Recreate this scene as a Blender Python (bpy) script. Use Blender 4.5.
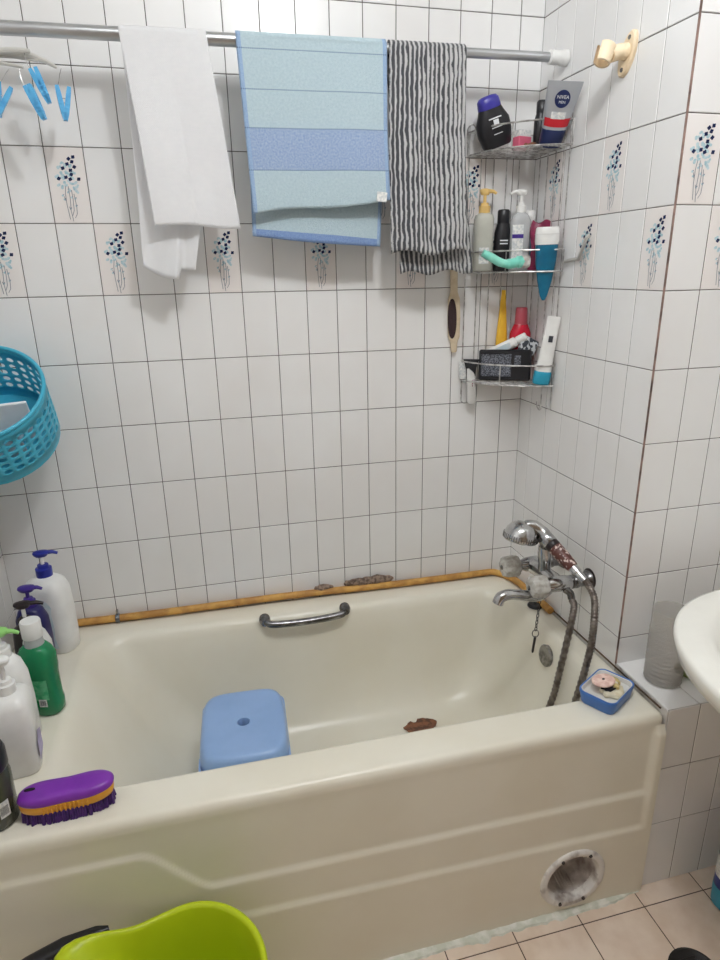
import bpy, bmesh, math, random
from mathutils import Vector, Matrix, noise
random.seed(7)
PI = math.pi
C = bpy.context.scene.collection
for _o in list(bpy.data.objects): bpy.data.objects.remove(_o)

# ------------------------------------------------------------------ key dimensions (metres, floor z = 0)
XL, XR = -0.268, 1.2664          # left wall, right wall of the bath niche
YP, YF = -0.580, -0.768          # pillar face, front of bath
ZR = 0.537                       # rim height
XE, YE, ZC = 1.76, -2.65, 2.58   # far right wall, rear wall, ceiling

# ------------------------------------------------------------------ camera
cam_data = bpy.data.cameras.new('camera')
cam = bpy.data.objects.new('camera', cam_data); C.objects.link(cam)
rx = Vector((0.9701, -0.2420, -0.0178)); up = Vector((0.0919, 0.2986, 0.9499)); fw = Vector((0.2246, 0.9232, -0.3119))
cam.matrix_world = Matrix(((rx.x, up.x, -fw.x, 0.3221), (rx.y, up.y, -fw.y, -1.7375), (rx.z, up.z, -fw.z, 1.4846), (0, 0, 0, 1)))
cam_data.sensor_fit = 'VERTICAL'; cam_data.sensor_height = 36.0
cam_data.lens = 617.25 / 960 * 36.0
cam_data.clip_start = 0.02
bpy.context.scene.camera = cam

# ------------------------------------------------------------------ world, view
w = bpy.data.worlds.new('world'); bpy.context.scene.world = w; w.use_nodes = True
w.node_tree.nodes['Background'].inputs[0].default_value = (0.9, 0.93, 1.0, 1)
w.node_tree.nodes['Background'].inputs[1].default_value = 0.05
vs = bpy.context.scene.view_settings
vs.view_transform = 'Standard'; vs.look = 'None'; vs.gamma = 1.0; vs.use_curve_mapping = False
vs.exposure = 0.12
bpy.context.scene.cycles.diffuse_bounces = 10
LAMP = (0.712, -1.20, 2.46); LAMP_STRENGTH = 212.0; FILL_STRENGTH = 4.3; LAMP_COLOR = (0.97, 0.99, 1.0, 1)

# ------------------------------------------------------------------ materials
def srgb(r, g, b):
    f = lambda c: c / 12.92 if c <= 0.04045 else ((c + 0.055) / 1.055) ** 2.4
    return (f(r / 255), f(g / 255), f(b / 255), 1)
def mat(name, col, rough=0.5, metal=0.0, col2=None, scale=20, mix=(0.4, 0.6), bump=0.0, bscale=200, trans=0.0, ior=1.45, coat=0.0, sss=0.0, detail=4):
    m = bpy.data.materials.new(name); m.use_nodes = True
    nt = m.node_tree; p = nt.nodes['Principled BSDF']
    p.inputs['Base Color'].default_value = col; p.inputs['Roughness'].default_value = rough; p.inputs['Metallic'].default_value = metal
    p.inputs['Transmission Weight'].default_value = trans; p.inputs['IOR'].default_value = ior; p.inputs['Coat Weight'].default_value = coat
    tc = nt.nodes.new('ShaderNodeTexCoord')
    n = nt.nodes.new('ShaderNodeTexNoise'); n.inputs['Scale'].default_value = scale; n.inputs['Detail'].default_value = detail
    nt.links.new(tc.outputs['Object'], n.inputs['Vector'])
    r = nt.nodes.new('ShaderNodeValToRGB')
    if col2 is None: col2 = tuple(c * 0.94 for c in col[:3]) + (1,)
    r.color_ramp.elements[0].position, r.color_ramp.elements[1].position = mix
    r.color_ramp.elements[0].color = col; r.color_ramp.elements[1].color = col2
    nt.links.new(n.outputs['Fac'], r.inputs['Fac']); nt.links.new(r.outputs['Color'], p.inputs['Base Color'])
    if bump:
        n2 = nt.nodes.new('ShaderNodeTexNoise'); n2.inputs['Scale'].default_value = bscale
        nt.links.new(tc.outputs['Object'], n2.inputs['Vector'])
        b = nt.nodes.new('ShaderNodeBump'); b.inputs['Strength'].default_value = bump; b.inputs['Distance'].default_value = 0.002
        nt.links.new(n2.outputs['Fac'], b.inputs['Height']); nt.links.new(b.outputs['Normal'], p.inputs['Normal'])
    return m
M = {}
M['tile'] = mat('white_tile', srgb(234, 234, 234), 0.2, col2=srgb(230, 229, 228), scale=3)
M['tile_decor'] = mat('decor_tile', srgb(234, 230, 228), 0.2, col2=srgb(232, 226, 223), scale=6)
M['grout'] = mat('wall_grout', srgb(92, 84, 80), 0.85, col2=srgb(60, 53, 50), scale=9, bump=0.2)
M['navy_print'] = mat('navy_print', srgb(40, 50, 92), 0.25)
M['pale_print'] = mat('pale_blue_print', srgb(196, 216, 222), 0.25, col2=srgb(166, 198, 208), scale=120)
M['stem_print'] = mat('stem_print', srgb(128, 132, 142), 0.3)
M['floor_tile'] = mat('floor_tile', srgb(232, 215, 199), 0.35, col2=srgb(222, 202, 184), scale=14, bump=0.05, bscale=60)
M['floor_grout'] = mat('floor_grout', srgb(84, 62, 50), 0.9, col2=srgb(54, 40, 34), scale=15)
M['paint'] = mat('ceiling_paint', srgb(242, 242, 240), 0.8, bump=0.05)
M['rear_brown'] = mat('rear_wall_brown', srgb(150, 132, 112), 0.6)  # unseen wall; brown chosen to cut bounce light on the bath front
M['tub'] = mat('cream_enamel', srgb(231, 227, 213), 0.27, col2=srgb(227, 222, 206), scale=4)
M['silicone'] = mat('silicone_bead', srgb(228, 228, 220), 0.5, col2=srgb(204, 207, 194), scale=40, bump=0.5, bscale=60)
M['brown_seam'] = mat('brown_seam', srgb(150, 122, 112), 0.8, col2=srgb(90, 72, 66), scale=25)
M['rust'] = mat('rust', srgb(138, 92, 68), 0.9, col2=srgb(92, 66, 54), scale=60, bump=0.6)
M['chrome'] = mat('chrome', srgb(205, 205, 205), 0.13, 1.0, col2=srgb(170, 170, 172), scale=25)
M['chrome_worn'] = mat('worn_chrome', srgb(150, 150, 152), 0.25, 1.0, col2=srgb(105, 104, 104), scale=40)
M['steel'] = mat('dull_steel', srgb(165, 163, 160), 0.35, 1.0, col2=srgb(120, 118, 116), scale=60)
M['aluminium'] = mat('aluminium', srgb(205, 207, 210), 0.32, 1.0, col2=srgb(190, 192, 195), scale=4)
M['wire'] = mat('rack_wire', srgb(206, 205, 203), 0.3, 0.55, col2=srgb(150, 147, 145), scale=60)
M['white_pl'] = mat('white_plastic', srgb(236, 236, 234), 0.3)
M['offwhite_pl'] = mat('offwhite_plastic', srgb(222, 222, 220), 0.35)
M['cream_pl'] = mat('cream_plastic', srgb(240, 222, 192), 0.4, col2=srgb(230, 208, 174), scale=20)
M['ceramic'] = mat('sink_ceramic', srgb(238, 237, 230), 0.1, col2=srgb(236, 235, 228))
M['black_pl'] = mat('black_plastic', srgb(34, 34, 38), 0.35)
M['darkbrown_pl'] = mat('dark_brown_plastic', srgb(42, 34, 34), 0.35)
M['blue_pump'] = mat('royal_blue_plastic', srgb(38, 48, 150), 0.3)
M['purple_pump'] = mat('purple_plastic', srgb(68, 48, 140), 0.3)
M['navy_pl'] = mat('navy_plastic', srgb(36, 34, 92), 0.3)
M['tube_navy'] = mat('tube_navy', srgb(32, 44, 88), 0.3)
M['violetblue_pl'] = mat('violet_blue_cap', srgb(66, 62, 160), 0.3)
M['green_liq'] = mat('green_mouthwash', srgb(40, 158, 104), 0.08, col2=srgb(28, 140, 88), scale=9, trans=0.35)
M['green_label'] = mat('green_label', srgb(44, 152, 100), 0.3, col2=srgb(96, 180, 132), scale=90)
M['lime_pump'] = mat('light_green_plastic', srgb(150, 212, 120), 0.35)
M['olive_pl'] = mat('olive_bottle', srgb(70, 74, 56), 0.2, col2=srgb(56, 58, 44), scale=9)
M['label_w'] = mat('white_label', srgb(232, 232, 228), 0.5, col2=srgb(200, 204, 206), scale=160)
M['label_pale'] = mat('pale_blue_label', srgb(196, 214, 222), 0.4, col2=srgb(214, 224, 228), scale=40)
M['label_teal'] = mat('teal_label', srgb(60, 150, 178), 0.4)
M['lilac'] = mat('lilac_label', srgb(176, 166, 206), 0.4, col2=srgb(150, 138, 190), scale=30)
M['print_dark'] = mat('dark_print', srgb(60, 62, 70), 0.5)
M['print_white'] = mat('white_print', srgb(225, 228, 232), 0.5)
M['stool'] = mat('blue_stool_plastic', srgb(148, 180, 226), 0.3, col2=srgb(142, 174, 220), scale=10)
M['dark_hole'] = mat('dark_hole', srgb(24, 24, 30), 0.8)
M['lime'] = mat('lime_plastic', srgb(192, 210, 34), 0.35, col2=srgb(186, 204, 30), scale=6)
M['brush_top'] = mat('purple_brush_plastic', srgb(128, 52, 172), 0.3, col2=srgb(120, 46, 164), scale=20)
M['brush_mid'] = mat('orange_brush_plastic', srgb(222, 158, 48), 0.4)
M['bristle'] = mat('purple_bristles', srgb(74, 36, 112), 0.6, col2=srgb(58, 28, 92), scale=120)
M['basket'] = mat('turquoise_plastic', srgb(72, 178, 206), 0.35, col2=srgb(64, 168, 198), scale=8)
M['peg'] = mat('peg_blue', srgb(92, 176, 224), 0.35, col2=srgb(80, 160, 214), scale=50)
M['clear_pl'] = mat('clear_frame_plastic', srgb(222, 220, 214), 0.3, trans=0.35)
M['frost'] = mat('frosted_plastic', srgb(206, 202, 198), 0.22, trans=0.93, ior=1.25)
M['clear_btl'] = mat('clear_bottle', srgb(226, 228, 230), 0.2, trans=0.45, ior=1.3)
M['grey_btl'] = mat('grey_translucent_bottle', srgb(206, 206, 196), 0.25, trans=0.15)
M['yellow_pump'] = mat('yellow_pump', srgb(236, 200, 128), 0.4)
M['lightblue_btl'] = mat('light_blue_bottle', srgb(150, 198, 226), 0.3)
M['maroon'] = mat('maroon_pouch', srgb(138, 36, 76), 0.4, col2=srgb(112, 26, 60), scale=40)
M['teal'] = mat('teal_tube', srgb(26, 110, 142), 0.3, col2=srgb(20, 98, 130), scale=20)
M['mint'] = mat('mint_plastic', srgb(148, 222, 204), 0.4, col2=srgb(120, 208, 190), scale=30)
M['red_btl'] = mat('red_bottle', srgb(200, 34, 58), 0.2, col2=srgb(180, 26, 48), scale=20)
M['red_cap'] = mat('translucent_red_cap', srgb(204, 92, 106), 0.3, trans=0.25)
M['red_band'] = mat('red_band', srgb(196, 36, 50), 0.4)
M['silver_tube'] = mat('silver_tube', srgb(178, 182, 188), 0.38, 0.35)
M['pink_box'] = mat('pink_box', srgb(222, 108, 136), 0.5)
M['yellow_pl'] = mat('yellow_plastic', srgb(236, 186, 58), 0.4)
M['aqua_cap'] = mat('aqua_cap', srgb(48, 160, 192), 0.35)
M['wood'] = mat('pale_wood', srgb(214, 198, 172), 0.6, col2=srgb(196, 178, 150), scale=30)
M['file_dark'] = mat('dark_abrasive', srgb(58, 42, 44), 0.9, bump=0.5, bscale=600)
M['pattern'] = mat('zebra_packet', srgb(206, 210, 212), 0.4, col2=srgb(60, 66, 74), scale=110, mix=(0.48, 0.52), detail=0)
M['greytext'] = mat('grey_printed_panel', srgb(128, 132, 142), 0.5, col2=srgb(52, 54, 62), scale=420, mix=(0.42, 0.55))
M['olive_pad'] = mat('olive_pad', srgb(108, 112, 92), 0.8, col2=srgb(84, 90, 74), scale=60)
M['soapblue'] = mat('soap_box_blue', srgb(66, 116, 190), 0.35)
M['soap'] = mat('cream_soap', srgb(226, 220, 200), 0.45, col2=srgb(206, 196, 166), scale=50)
M['pinkpad'] = mat('pink_pad', srgb(244, 216, 206), 0.7, col2=srgb(226, 188, 176), scale=90, bump=0.3, bscale=300)
M['soapyellow'] = mat('yellow_soap', srgb(206, 186, 130), 0.5)
M['orange_hose'] = mat('orange_hose', srgb(208, 160, 84), 0.5, col2=srgb(176, 128, 66), scale=24, bump=0.3, bscale=120)
M['crust'] = mat('brown_filler', srgb(160, 140, 126), 0.95, col2=srgb(92, 76, 66), scale=90, bump=0.9, bscale=160)
M['mould'] = mat('dark_mould_seam', srgb(104, 82, 62), 0.9, col2=srgb(48, 38, 34), scale=30)
M['acrylic'] = mat('clear_acrylic_knob', srgb(222, 220, 214), 0.16, col2=srgb(196, 192, 184), scale=90, trans=0.3)
M['flex'] = mat('flexible_metal_hose', srgb(140, 132, 126), 0.4, 0.85, col2=srgb(104, 96, 90), scale=60)
M['brown_handle'] = mat('peeling_brown_handle', srgb(92, 52, 46), 0.4, col2=srgb(216, 198, 190), scale=110, mix=(0.56, 0.60), detail=2)
M['sponge'] = mat('green_sponge', srgb(140, 156, 104), 0.9, col2=srgb(112, 130, 84), scale=60, bump=0.6, bscale=300)
M['grime'] = mat('grimy_white', srgb(220, 217, 213), 0.4, col2=srgb(150, 140, 134), scale=34, mix=(0.5, 0.75))
M['grime_dark'] = mat('grimy_interior', srgb(206, 200, 196), 0.6, col2=srgb(112, 100, 96), scale=26, mix=(0.4, 0.72))
M['drain'] = mat('black_drain', srgb(46, 44, 44), 0.5, 0.3)
M['blue_det'] = mat('blue_detergent', srgb(34, 44, 110), 0.3, col2=srgb(46, 70, 150), scale=20)
M['paper'] = mat('white_paper', srgb(236, 238, 240), 0.7)
_m = M['frost']; _nt = _m.node_tree; _p = _nt.nodes['Principled BSDF']; _p.inputs['Transmission Weight'].default_value = 0.0
_t = _nt.nodes.new('ShaderNodeBsdfTransparent'); _t.inputs[0].default_value = (.95, .95, .94, 1); _x = _nt.nodes.new('ShaderNodeMixShader'); _x.inputs[0].default_value = 0.32
_nt.links.new(_t.outputs[0], _x.inputs[1]); _nt.links.new(_p.outputs[0], _x.inputs[2]); _nt.links.new(_x.outputs[0], _nt.nodes['Material Output'].inputs[0])
M['globe'] = bpy.data.materials.new('lamp_globe'); M['globe'].use_nodes = True
_p = M['globe'].node_tree.nodes['Principled BSDF']
_p.inputs['Emission Color'].default_value = LAMP_COLOR; _p.inputs['Emission Strength'].default_value = LAMP_STRENGTH

M['panel'] = bpy.data.materials.new('fill_glow'); M['panel'].use_nodes = True  # glow of the added fill panel, not a known fixture
_p = M['panel'].node_tree.nodes['Principled BSDF']
_p.inputs['Emission Color'].default_value = LAMP_COLOR; _p.inputs['Emission Strength'].default_value = FILL_STRENGTH

# cloth materials driven by each towel's own uv (metres across, metres from the rod)
def cloth(name):
    m = bpy.data.materials.new(name); m.use_nodes = True; nt = m.node_tree; p = nt.nodes['Principled BSDF']
    p.inputs['Roughness'].default_value = 0.95; p.inputs['Sheen Weight'].default_value = 0.25
    uv = nt.nodes.new('ShaderNodeUVMap'); uv.uv_map = 'UVMap'
    sep = nt.nodes.new('ShaderNodeSeparateXYZ'); nt.links.new(uv.outputs[0], sep.inputs[0])
    def mth(op, a, b=None, cl=False):
        n = nt.nodes.new('ShaderNodeMath'); n.operation = op; n.use_clamp = cl
        for i, v in enumerate((a, b)):
            if v is None: continue
            if isinstance(v, (int, float)): n.inputs[i].default_value = v
            else: nt.links.new(v, n.inputs[i])
        return n.outputs[0]
    def mixc(f, a, b):
        n = nt.nodes.new('ShaderNodeMix'); n.data_type = 'RGBA'; nt.links.new(f, n.inputs[0])
        for i, v in ((6, a), (7, b)):
            if isinstance(v, tuple): n.inputs[i].default_value = v
            else: nt.links.new(v, n.inputs[i])
        return n.outputs[2]
    def noi(sc, det=2, vec=None):
        n = nt.nodes.new('ShaderNodeTexNoise'); n.inputs['Scale'].default_value = sc; n.inputs['Detail'].default_value = det
        nt.links.new(vec or uv.outputs[0], n.inputs['Vector']); return n.outputs['Fac']
    def fin(col, height, strength, dist=0.002):
        if isinstance(col, tuple): p.inputs['Base Color'].default_value = col
        else: nt.links.new(col, p.inputs['Base Color'])
        b = nt.nodes.new('ShaderNodeBump'); b.inputs['Strength'].default_value = strength; b.inputs['Distance'].default_value = dist
        nt.links.new(height, b.inputs['Height']); nt.links.new(b.outputs['Normal'], p.inputs['Normal'])
    return m, nt, p, sep.outputs[0], sep.outputs[1], mth, mixc, noi, fin
m, nt, p, u, v, mth, mixc, noi, fin = cloth('white_waffle_cloth')
h = mth('MULTIPLY', mth('SINE', mth('MULTIPLY', u, 1500)), mth('SINE', mth('MULTIPLY', v, 1500)))
fin(mixc(noi(60), srgb(248, 248, 249), srgb(240, 241, 243)), mth('ADD', h, noi(300)), 0.35)
tr = nt.nodes.new('ShaderNodeBsdfTranslucent'); tr.inputs[0].default_value = srgb(246, 246, 248)
mx = nt.nodes.new('ShaderNodeMixShader'); mx.inputs[0].default_value = 0.25
nt.links.new(p.outputs[0], mx.inputs[1]); nt.links.new(tr.outputs[0], mx.inputs[2]); nt.links.new(mx.outputs[0], nt.nodes['Material Output'].inputs[0])
M['cloth_white'] = m
m, nt, p, u, v, mth, mixc, noi, fin = cloth('blue_terry_cloth')
def band(a, b): return mth('MULTIPLY', mth('GREATER_THAN', v, a), mth('LESS_THAN', v, b))
pale = mixc(noi(190, 3), srgb(200, 216, 222), srgb(160, 186, 198))
deep = mixc(noi(230, 3), srgb(104, 134, 190), srgb(188, 204, 220))
c = mixc(band(0.201, 0.288), pale, deep)
c = mixc(mth('LESS_THAN', mth('ADD', v, mth('MULTIPLY', u, 0.085)), -0.412), c, mixc(noi(260, 3), srgb(82, 116, 188), srgb(156, 182, 214)))
edge = mth('ADD', mth('LESS_THAN', u, 0.010), mth('GREATER_THAN', u, 0.333), True)
c = mixc(edge, c, mixc(noi(260, 3), srgb(124, 156, 204), srgb(172, 196, 218)))
dots = mth('GREATER_THAN', mth('SINE', mth('MULTIPLY', u, 1300)), -0.2)
for q in (0.046, 0.124, 0.201, 0.288):
    c = mixc(mth('MULTIPLY', band(q - 0.0013, q + 0.0013), dots), c, srgb(98, 122, 158))
fin(c, noi(420, 3), 0.9, 0.003)
M['cloth_blue'] = m
m, nt, p, u, v, mth, mixc, noi, fin = cloth('striped_knit_cloth')
wob = mth('MULTIPLY', mth('SUBTRACT', noi(28, 2), 0.5), 0.012)
ph = mth('MULTIPLY', mth('ADD', u, wob), 2 * PI / 0.0113)
sn = mth('ADD', mth('SINE', ph), mth('MULTIPLY', mth('SUBTRACT', noi(700, 2), 0.5), 2.2))
f = mth('MULTIPLY', mth('ADD', mth('MULTIPLY', sn, 2.0), 0.45), 1.0, True)
fin(mixc(f, srgb(72, 74, 80), srgb(204, 204, 205)), mth('ADD', sn, noi(900)), 0.6, 0.003)
M['cloth_stripe'] = m

# ------------------------------------------------------------------ mesh collector
def V(*a): return Vector(a)
def se_ring(z, a, b, n=2.0, N=40, cx=0, cy=0, rot=0):
    out = []
    for i in range(N):
        t = 2 * PI * i / N + rot; c, s = math.cos(t), math.sin(t)
        out.append(V(cx + a * math.copysign(abs(c) ** (2 / n), c), cy + b * math.copysign(abs(s) ** (2 / n), s), z))
    return out
def rr_ring(z, x0, x1, y0, y1, r, nc=8, ns=1):
    pts = []
    cs = [(x1 - r, y1 - r, 0), (x0 + r, y1 - r, PI / 2), (x0 + r, y0 + r, PI), (x1 - r, y0 + r, 1.5 * PI)]
    for k, (cx, cy, a0) in enumerate(cs):
        for i in range(nc + 1):
            a = a0 + (PI / 2) * i / nc; pts.append(V(cx + r * math.cos(a), cy + r * math.sin(a), z))
        nx = cs[(k + 1) % 4]; p0 = pts[-1]; a = nx[2]; p1 = V(nx[0] + r * math.cos(a), nx[1] + r * math.sin(a), z)
        for i in range(1, ns): pts.append(p0.lerp(p1, i / ns))
    return pts
class MB:
    def __init__(s): s.bm = bmesh.new()
    def loft(s, rings, cap0=True, cap1=True, mi=0, closed=True):
        vs_ = [[s.bm.verts.new(p) for p in r] for r in rings]
        n = len(rings[0])
        for a, b in zip(vs_[:-1], vs_[1:]):
            for i in range(n if closed else n - 1):
                j = (i + 1) % n
                fc = s.bm.faces.new((a[i], a[j], b[j], b[i])); fc.material_index = mi
        if cap0: s.bm.faces.new(list(reversed(vs_[0]))).material_index = mi
        if cap1: s.bm.faces.new(vs_[-1]).material_index = mi
        return s
    def lathe(s, prof, N=32, mat4=None, mi=0, cap0=True, cap1=True):
        rings = [[(mat4 @ p if mat4 else p) for p in se_ring(z, max(r, 1e-4), max(r, 1e-4), 2, N)] for r, z in prof]
        return s.loft(rings, cap0, cap1, mi)
    def tube(s, path, r, N=10, mi=0, cap=True, closed=False):
        path = [Vector(p) for p in path]; n = len(path); rs = r if isinstance(r, (list, tuple)) else [r] * n
        rings = []; prev = None
        for i in range(n):
            if closed: t = (path[(i + 1) % n] - path[i - 1])
            else: t = (path[min(i + 1, n - 1)] - path[max(i - 1, 0)])
            t.normalize()
            if prev is None:
                a = V(0, 0, 1) if abs(t.z) < 0.9 else V(1, 0, 0); nrm = t.cross(a).normalized()
            else: nrm = (prev - t * prev.dot(t)).normalized()
            prev = nrm; bn = t.cross(nrm)
            rings.append([path[i] + rs[i] * (math.cos(2 * PI * k / N) * nrm + math.sin(2 * PI * k / N) * bn) for k in range(N)])
        if closed: rings.append(rings[0]); return s.loft(rings, False, False, mi)
        return s.loft(rings, cap, cap, mi)
    def rbox(s, x0, x1, y0, y1, z0, z1, r=0.004, e=0.002, mat4=None, mi=0, nc=5):
        rings = [rr_ring(z0, x0 + e, x1 - e, y0 + e, y1 - e, max(r - e, 1e-4), nc), rr_ring(z0 + e, x0, x1, y0, y1, r, nc),
                 rr_ring(z1 - e, x0, x1, y0, y1, r, nc), rr_ring(z1, x0 + e, x1 - e, y0 + e, y1 - e, max(r - e, 1e-4), nc)]
        if mat4: rings = [[mat4 @ p for p in q] for q in rings]
        return s.loft(rings, True, True, mi)
    def poly(s, pts, mi=0):
        fc = s.bm.faces.new([s.bm.verts.new(p) for p in pts]); fc.material_index = mi; return fc
    def build(s, name, mats, parent=None, rel=None, smooth=True, angle=40, normals=True):
        """rel: the world point that the parent (or the object itself) stands at; the vertices were given in world space"""
        if rel is not None: bmesh.ops.translate(s.bm, verts=s.bm.verts, vec=-Vector(rel))
        if normals: bmesh.ops.recalc_face_normals(s.bm, faces=s.bm.faces)
        me = bpy.data.meshes.new(name); s.bm.to_mesh(me); s.bm.free()
        for mm in (mats if isinstance(mats, (list, tuple)) else [mats]): me.materials.append(M[mm] if isinstance(mm, str) else mm)
        if smooth:
            me.polygons.foreach_set('use_smooth', [True] * len(me.polygons))
            me.set_sharp_from_angle(angle=math.radians(angle))
        o = bpy.data.objects.new(name, me); C.objects.link(o)
        if parent: o.parent = parent
        elif rel is not None: o.location = rel
        return o
def tag(o, label, cat, group=None):
    o['label'] = label; o['category'] = cat
    if group: o['group'] = group
    return o
def struct(o): o['kind'] = 'structure'; return o
def thing(name, label, cat, loc=(0, 0, 0), rotz=0, group=None):
    o = bpy.data.objects.new(name, None); C.objects.link(o); o.empty_display_size = 0.02
    o.location = loc; o.rotation_euler = (0, 0, rotz)
    return tag(o, label, cat, group)
def frame(b, t, face=V(-0.22, -0.92, 0.31), spin=0):
    """matrix standing at b, local z towards t, local -y towards the viewer side"""
    b, t = Vector(b), Vector(t); z = (t - b).normalized(); y = -(face - z * face.dot(z)).normalized(); x = y.cross(z)
    return Matrix(((x.x, y.x, z.x, b.x), (x.y, y.y, z.y, b.y), (x.z, y.z, z.z, b.z), (0, 0, 0, 1))) @ Matrix.Rotation(spin, 4, 'Z')
def smooth_path(pts, n=8):
    pts = [Vector(p) for p in pts]; out = []
    for i in range(len(pts) - 1):
        p0, p1, p2, p3 = pts[max(i - 1, 0)], pts[i], pts[i + 1], pts[min(i + 2, len(pts) - 1)]
        for k in range(n):
            t = k / n
            out.append(0.5 * ((2 * p1) + (p2 - p0) * t + (2 * p0 - 5 * p1 + 4 * p2 - p3) * t * t + (3 * p1 - p0 - 3 * p2 + p3) * t ** 3))
    out.append(pts[-1]); return out
def sstep(x): x = min(max(x, 0), 1); return x * x * (3 - 2 * x)
def along(d, at):
    """matrix with local z along d at point at"""
    return Matrix.Translation(Vector(at)) @ Vector(d).to_track_quat('Z', 'Y').to_matrix().to_4x4()
def lettering(name, text, size, m4, material, parent):
    cu = bpy.data.curves.new(name, 'FONT'); cu.body = text; cu.size = size; cu.align_x = 'CENTER'; cu.align_y = 'CENTER'; cu.extrude = 0.0002
    to = bpy.data.objects.new(name, cu); C.objects.link(to); dg = bpy.context.evaluated_depsgraph_get()
    me = bpy.data.meshes.new_from_object(to.evaluated_get(dg)); bpy.data.objects.remove(to); bpy.data.curves.remove(cu)
    me.materials.clear(); me.materials.append(M[material]); me.transform(m4)
    o = bpy.data.objects.new(name, me); C.objects.link(o); o.parent = parent; return o

# ------------------------------------------------------------------ the room
FL_N = [(335,170),(290,190),(325,220),(275,245),(230,290),(352,275),(312,310),(322,355),(265,385),(312,405),(402,403),(190,400)]
FL_P = [(225,230),(190,275),(255,265),(300,260),(320,330),(265,330),(205,345),(230,370),(170,375),(225,400),(285,430),(250,440),(345,400),(370,440),(330,460),(200,470),(270,480),(380,480),(240,490),(310,520),(385,535),(350,500),(300,365),(345,330)]
FL_S = [[(262,480),(262,560),(280,680),(320,840)],[(290,480),(312,600),(325,740),(355,860)],[(325,520),(345,620),(358,740),(345,800)],[(352,560),(385,700),(392,780),(372,825)],[(250,590),(270,640)],[(325,740),(305,700)]]
FL_L = [(235,580),(255,622),(332,600),(368,612),(322,722),(382,692),(290,545)]
def fl(x, y): return ((x - (20 + (y - 65) * 0.16)) / 415, 1 - (y - 65) / 820)
def tile_wall(name, O, U, W, ue, ve, decor=(), gap=0.0017, tile='tile', grout='grout', th=0.0013, shear=None):
    """tiles with chamfered edges on a grout bed; O origin, U, W unit axes in the wall; ue, ve tile edges; decor: cells with the printed flower"""
    O, U, W = Vector(O), Vector(U), Vector(W); N = U.cross(W); b = MB()
    P3 = lambda a, c, d: O + U * a + W * (c - (shear(a, c) if shear else 0)) + N * d
    b.poly([P3(ue[0], ve[0], 0), P3(ue[-1], ve[0], 0), P3(ue[-1], ve[-1], 0), P3(ue[0], ve[-1], 0)], 1)
    g = gap / 2; c = 0.0012
    for i in range(len(ue) - 1):
        for j in range(len(ve) - 1):
            u0, u1, v0, v1 = ue[i] + g, ue[i + 1] - g, ve[j] + g, ve[j + 1] - g
            if u1 - u0 < 0.006 or v1 - v0 < 0.006: continue
            mi = 2 if (i, j) in decor else 0
            dz = [th + random.uniform(-0.00025, 0.00025) for _ in range(4)]
            lo = [P3(u0, v0, 0), P3(u1, v0, 0), P3(u1, v1, 0), P3(u0, v1, 0)]
            hi = [P3(u0 + c, v0 + c, dz[0]), P3(u1 - c, v0 + c, dz[1]), P3(u1 - c, v1 - c, dz[2]), P3(u0 + c, v1 - c, dz[3])]
            lo = [b.bm.verts.new(p) for p in lo]; hi = [b.bm.verts.new(p) for p in hi]
            b.bm.faces.new(hi).material_index = mi
            for k in range(4): b.bm.faces.new((lo[k], lo[(k + 1) % 4], hi[(k + 1) % 4], hi[k])).material_index = mi
            if mi == 2:
                w_, h_ = ue[i + 1] - ue[i], ve[j + 1] - ve[j]; e = th + 0.00045
                q = lambda x, y, d=0: P3(ue[i] + fl(x, y)[0] * w_, ve[j] + fl(x, y)[1] * h_, e + d)
                def dot(x, y, r, mi_, n=8, d=0): b.poly([q(x + r * math.cos(2 * PI * k / n), y + r * math.sin(2 * PI * k / n), d) for k in range(n)], mi_)
                rnd = random.Random(3)
                for x, y in FL_P:
                    for k in range(3): dot(x + rnd.uniform(-16, 16), y + rnd.uniform(-14, 14), rnd.uniform(11, 17), 4, 7, k * 0.00003)
                for x, y in FL_L: dot(x, y, 13, 4, 6); dot(x + 8, y - 8, 6, 5, 6, 0.0001)
                for s in FL_S:
                    for (xa, ya), (xb, yb) in zip(s[:-1], s[1:]):
                        b.poly([q(xa - 3.5, ya, .0001), q(xa + 3.5, ya, .0001), q(xb + 3.5, yb, .0001), q(xb - 3.5, yb, .0001)], 5)
                for x, y in FL_N:
                    a0 = rnd.uniform(0, PI / 2)
                    for k in range(4): dot(x + 11 * math.cos(a0 + k * PI / 2), y + 11 * math.sin(a0 + k * PI / 2), 11.5, 3, 7, 0.0002)
    return struct(b.build(name, [tile, grout, 'tile_decor', 'navy_print', 'pale_print', 'stem_print'], smooth=False, normals=False))
def steps(a, b, d):
    out = [a]
    while out[-1] + d < b - 0.02: out.append(out[-1] + d)
    return out + [b]
ROWS = [0.2735, 0.4415, 0.6098, 0.7792, 0.9475, 1.1146, 1.2831, 1.452, 1.6209, 1.7877, 1.9542, 2.122, 2.290, 2.458, 2.58]
FULL = [0.0, 0.1055] + ROWS
COLS = [XL, -.1791, -.0892, -.0002, .086, .1728, .2609, .3474, .4327, .5196, .6055, .6892, .773, .859, .9456, 1.031, 1.1166, 1.1986, XR]
BACK_FLOWERS = {(c + 3, 9) for c in (-2, 1, 4, 7, 10, 13)} | {(c + 3, 10) for c in (-3, 0, 3, 6, 9, 12)}
tile_wall('wall_back', (0, 0, 0), (1, 0, 0), (0, 0, 1), COLS, FULL, BACK_FLOWERS)
SIDE = [0.0, .068, .153, .238, .322, .408, .4925, -YP]
LEAN = lambda z: .0155 * min(max((z - 1.0) / .95, 0), 1) ** 1.3 * (1 if z < 2.3 else 0)   # the courses drop a little towards the pillar edge
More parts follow.
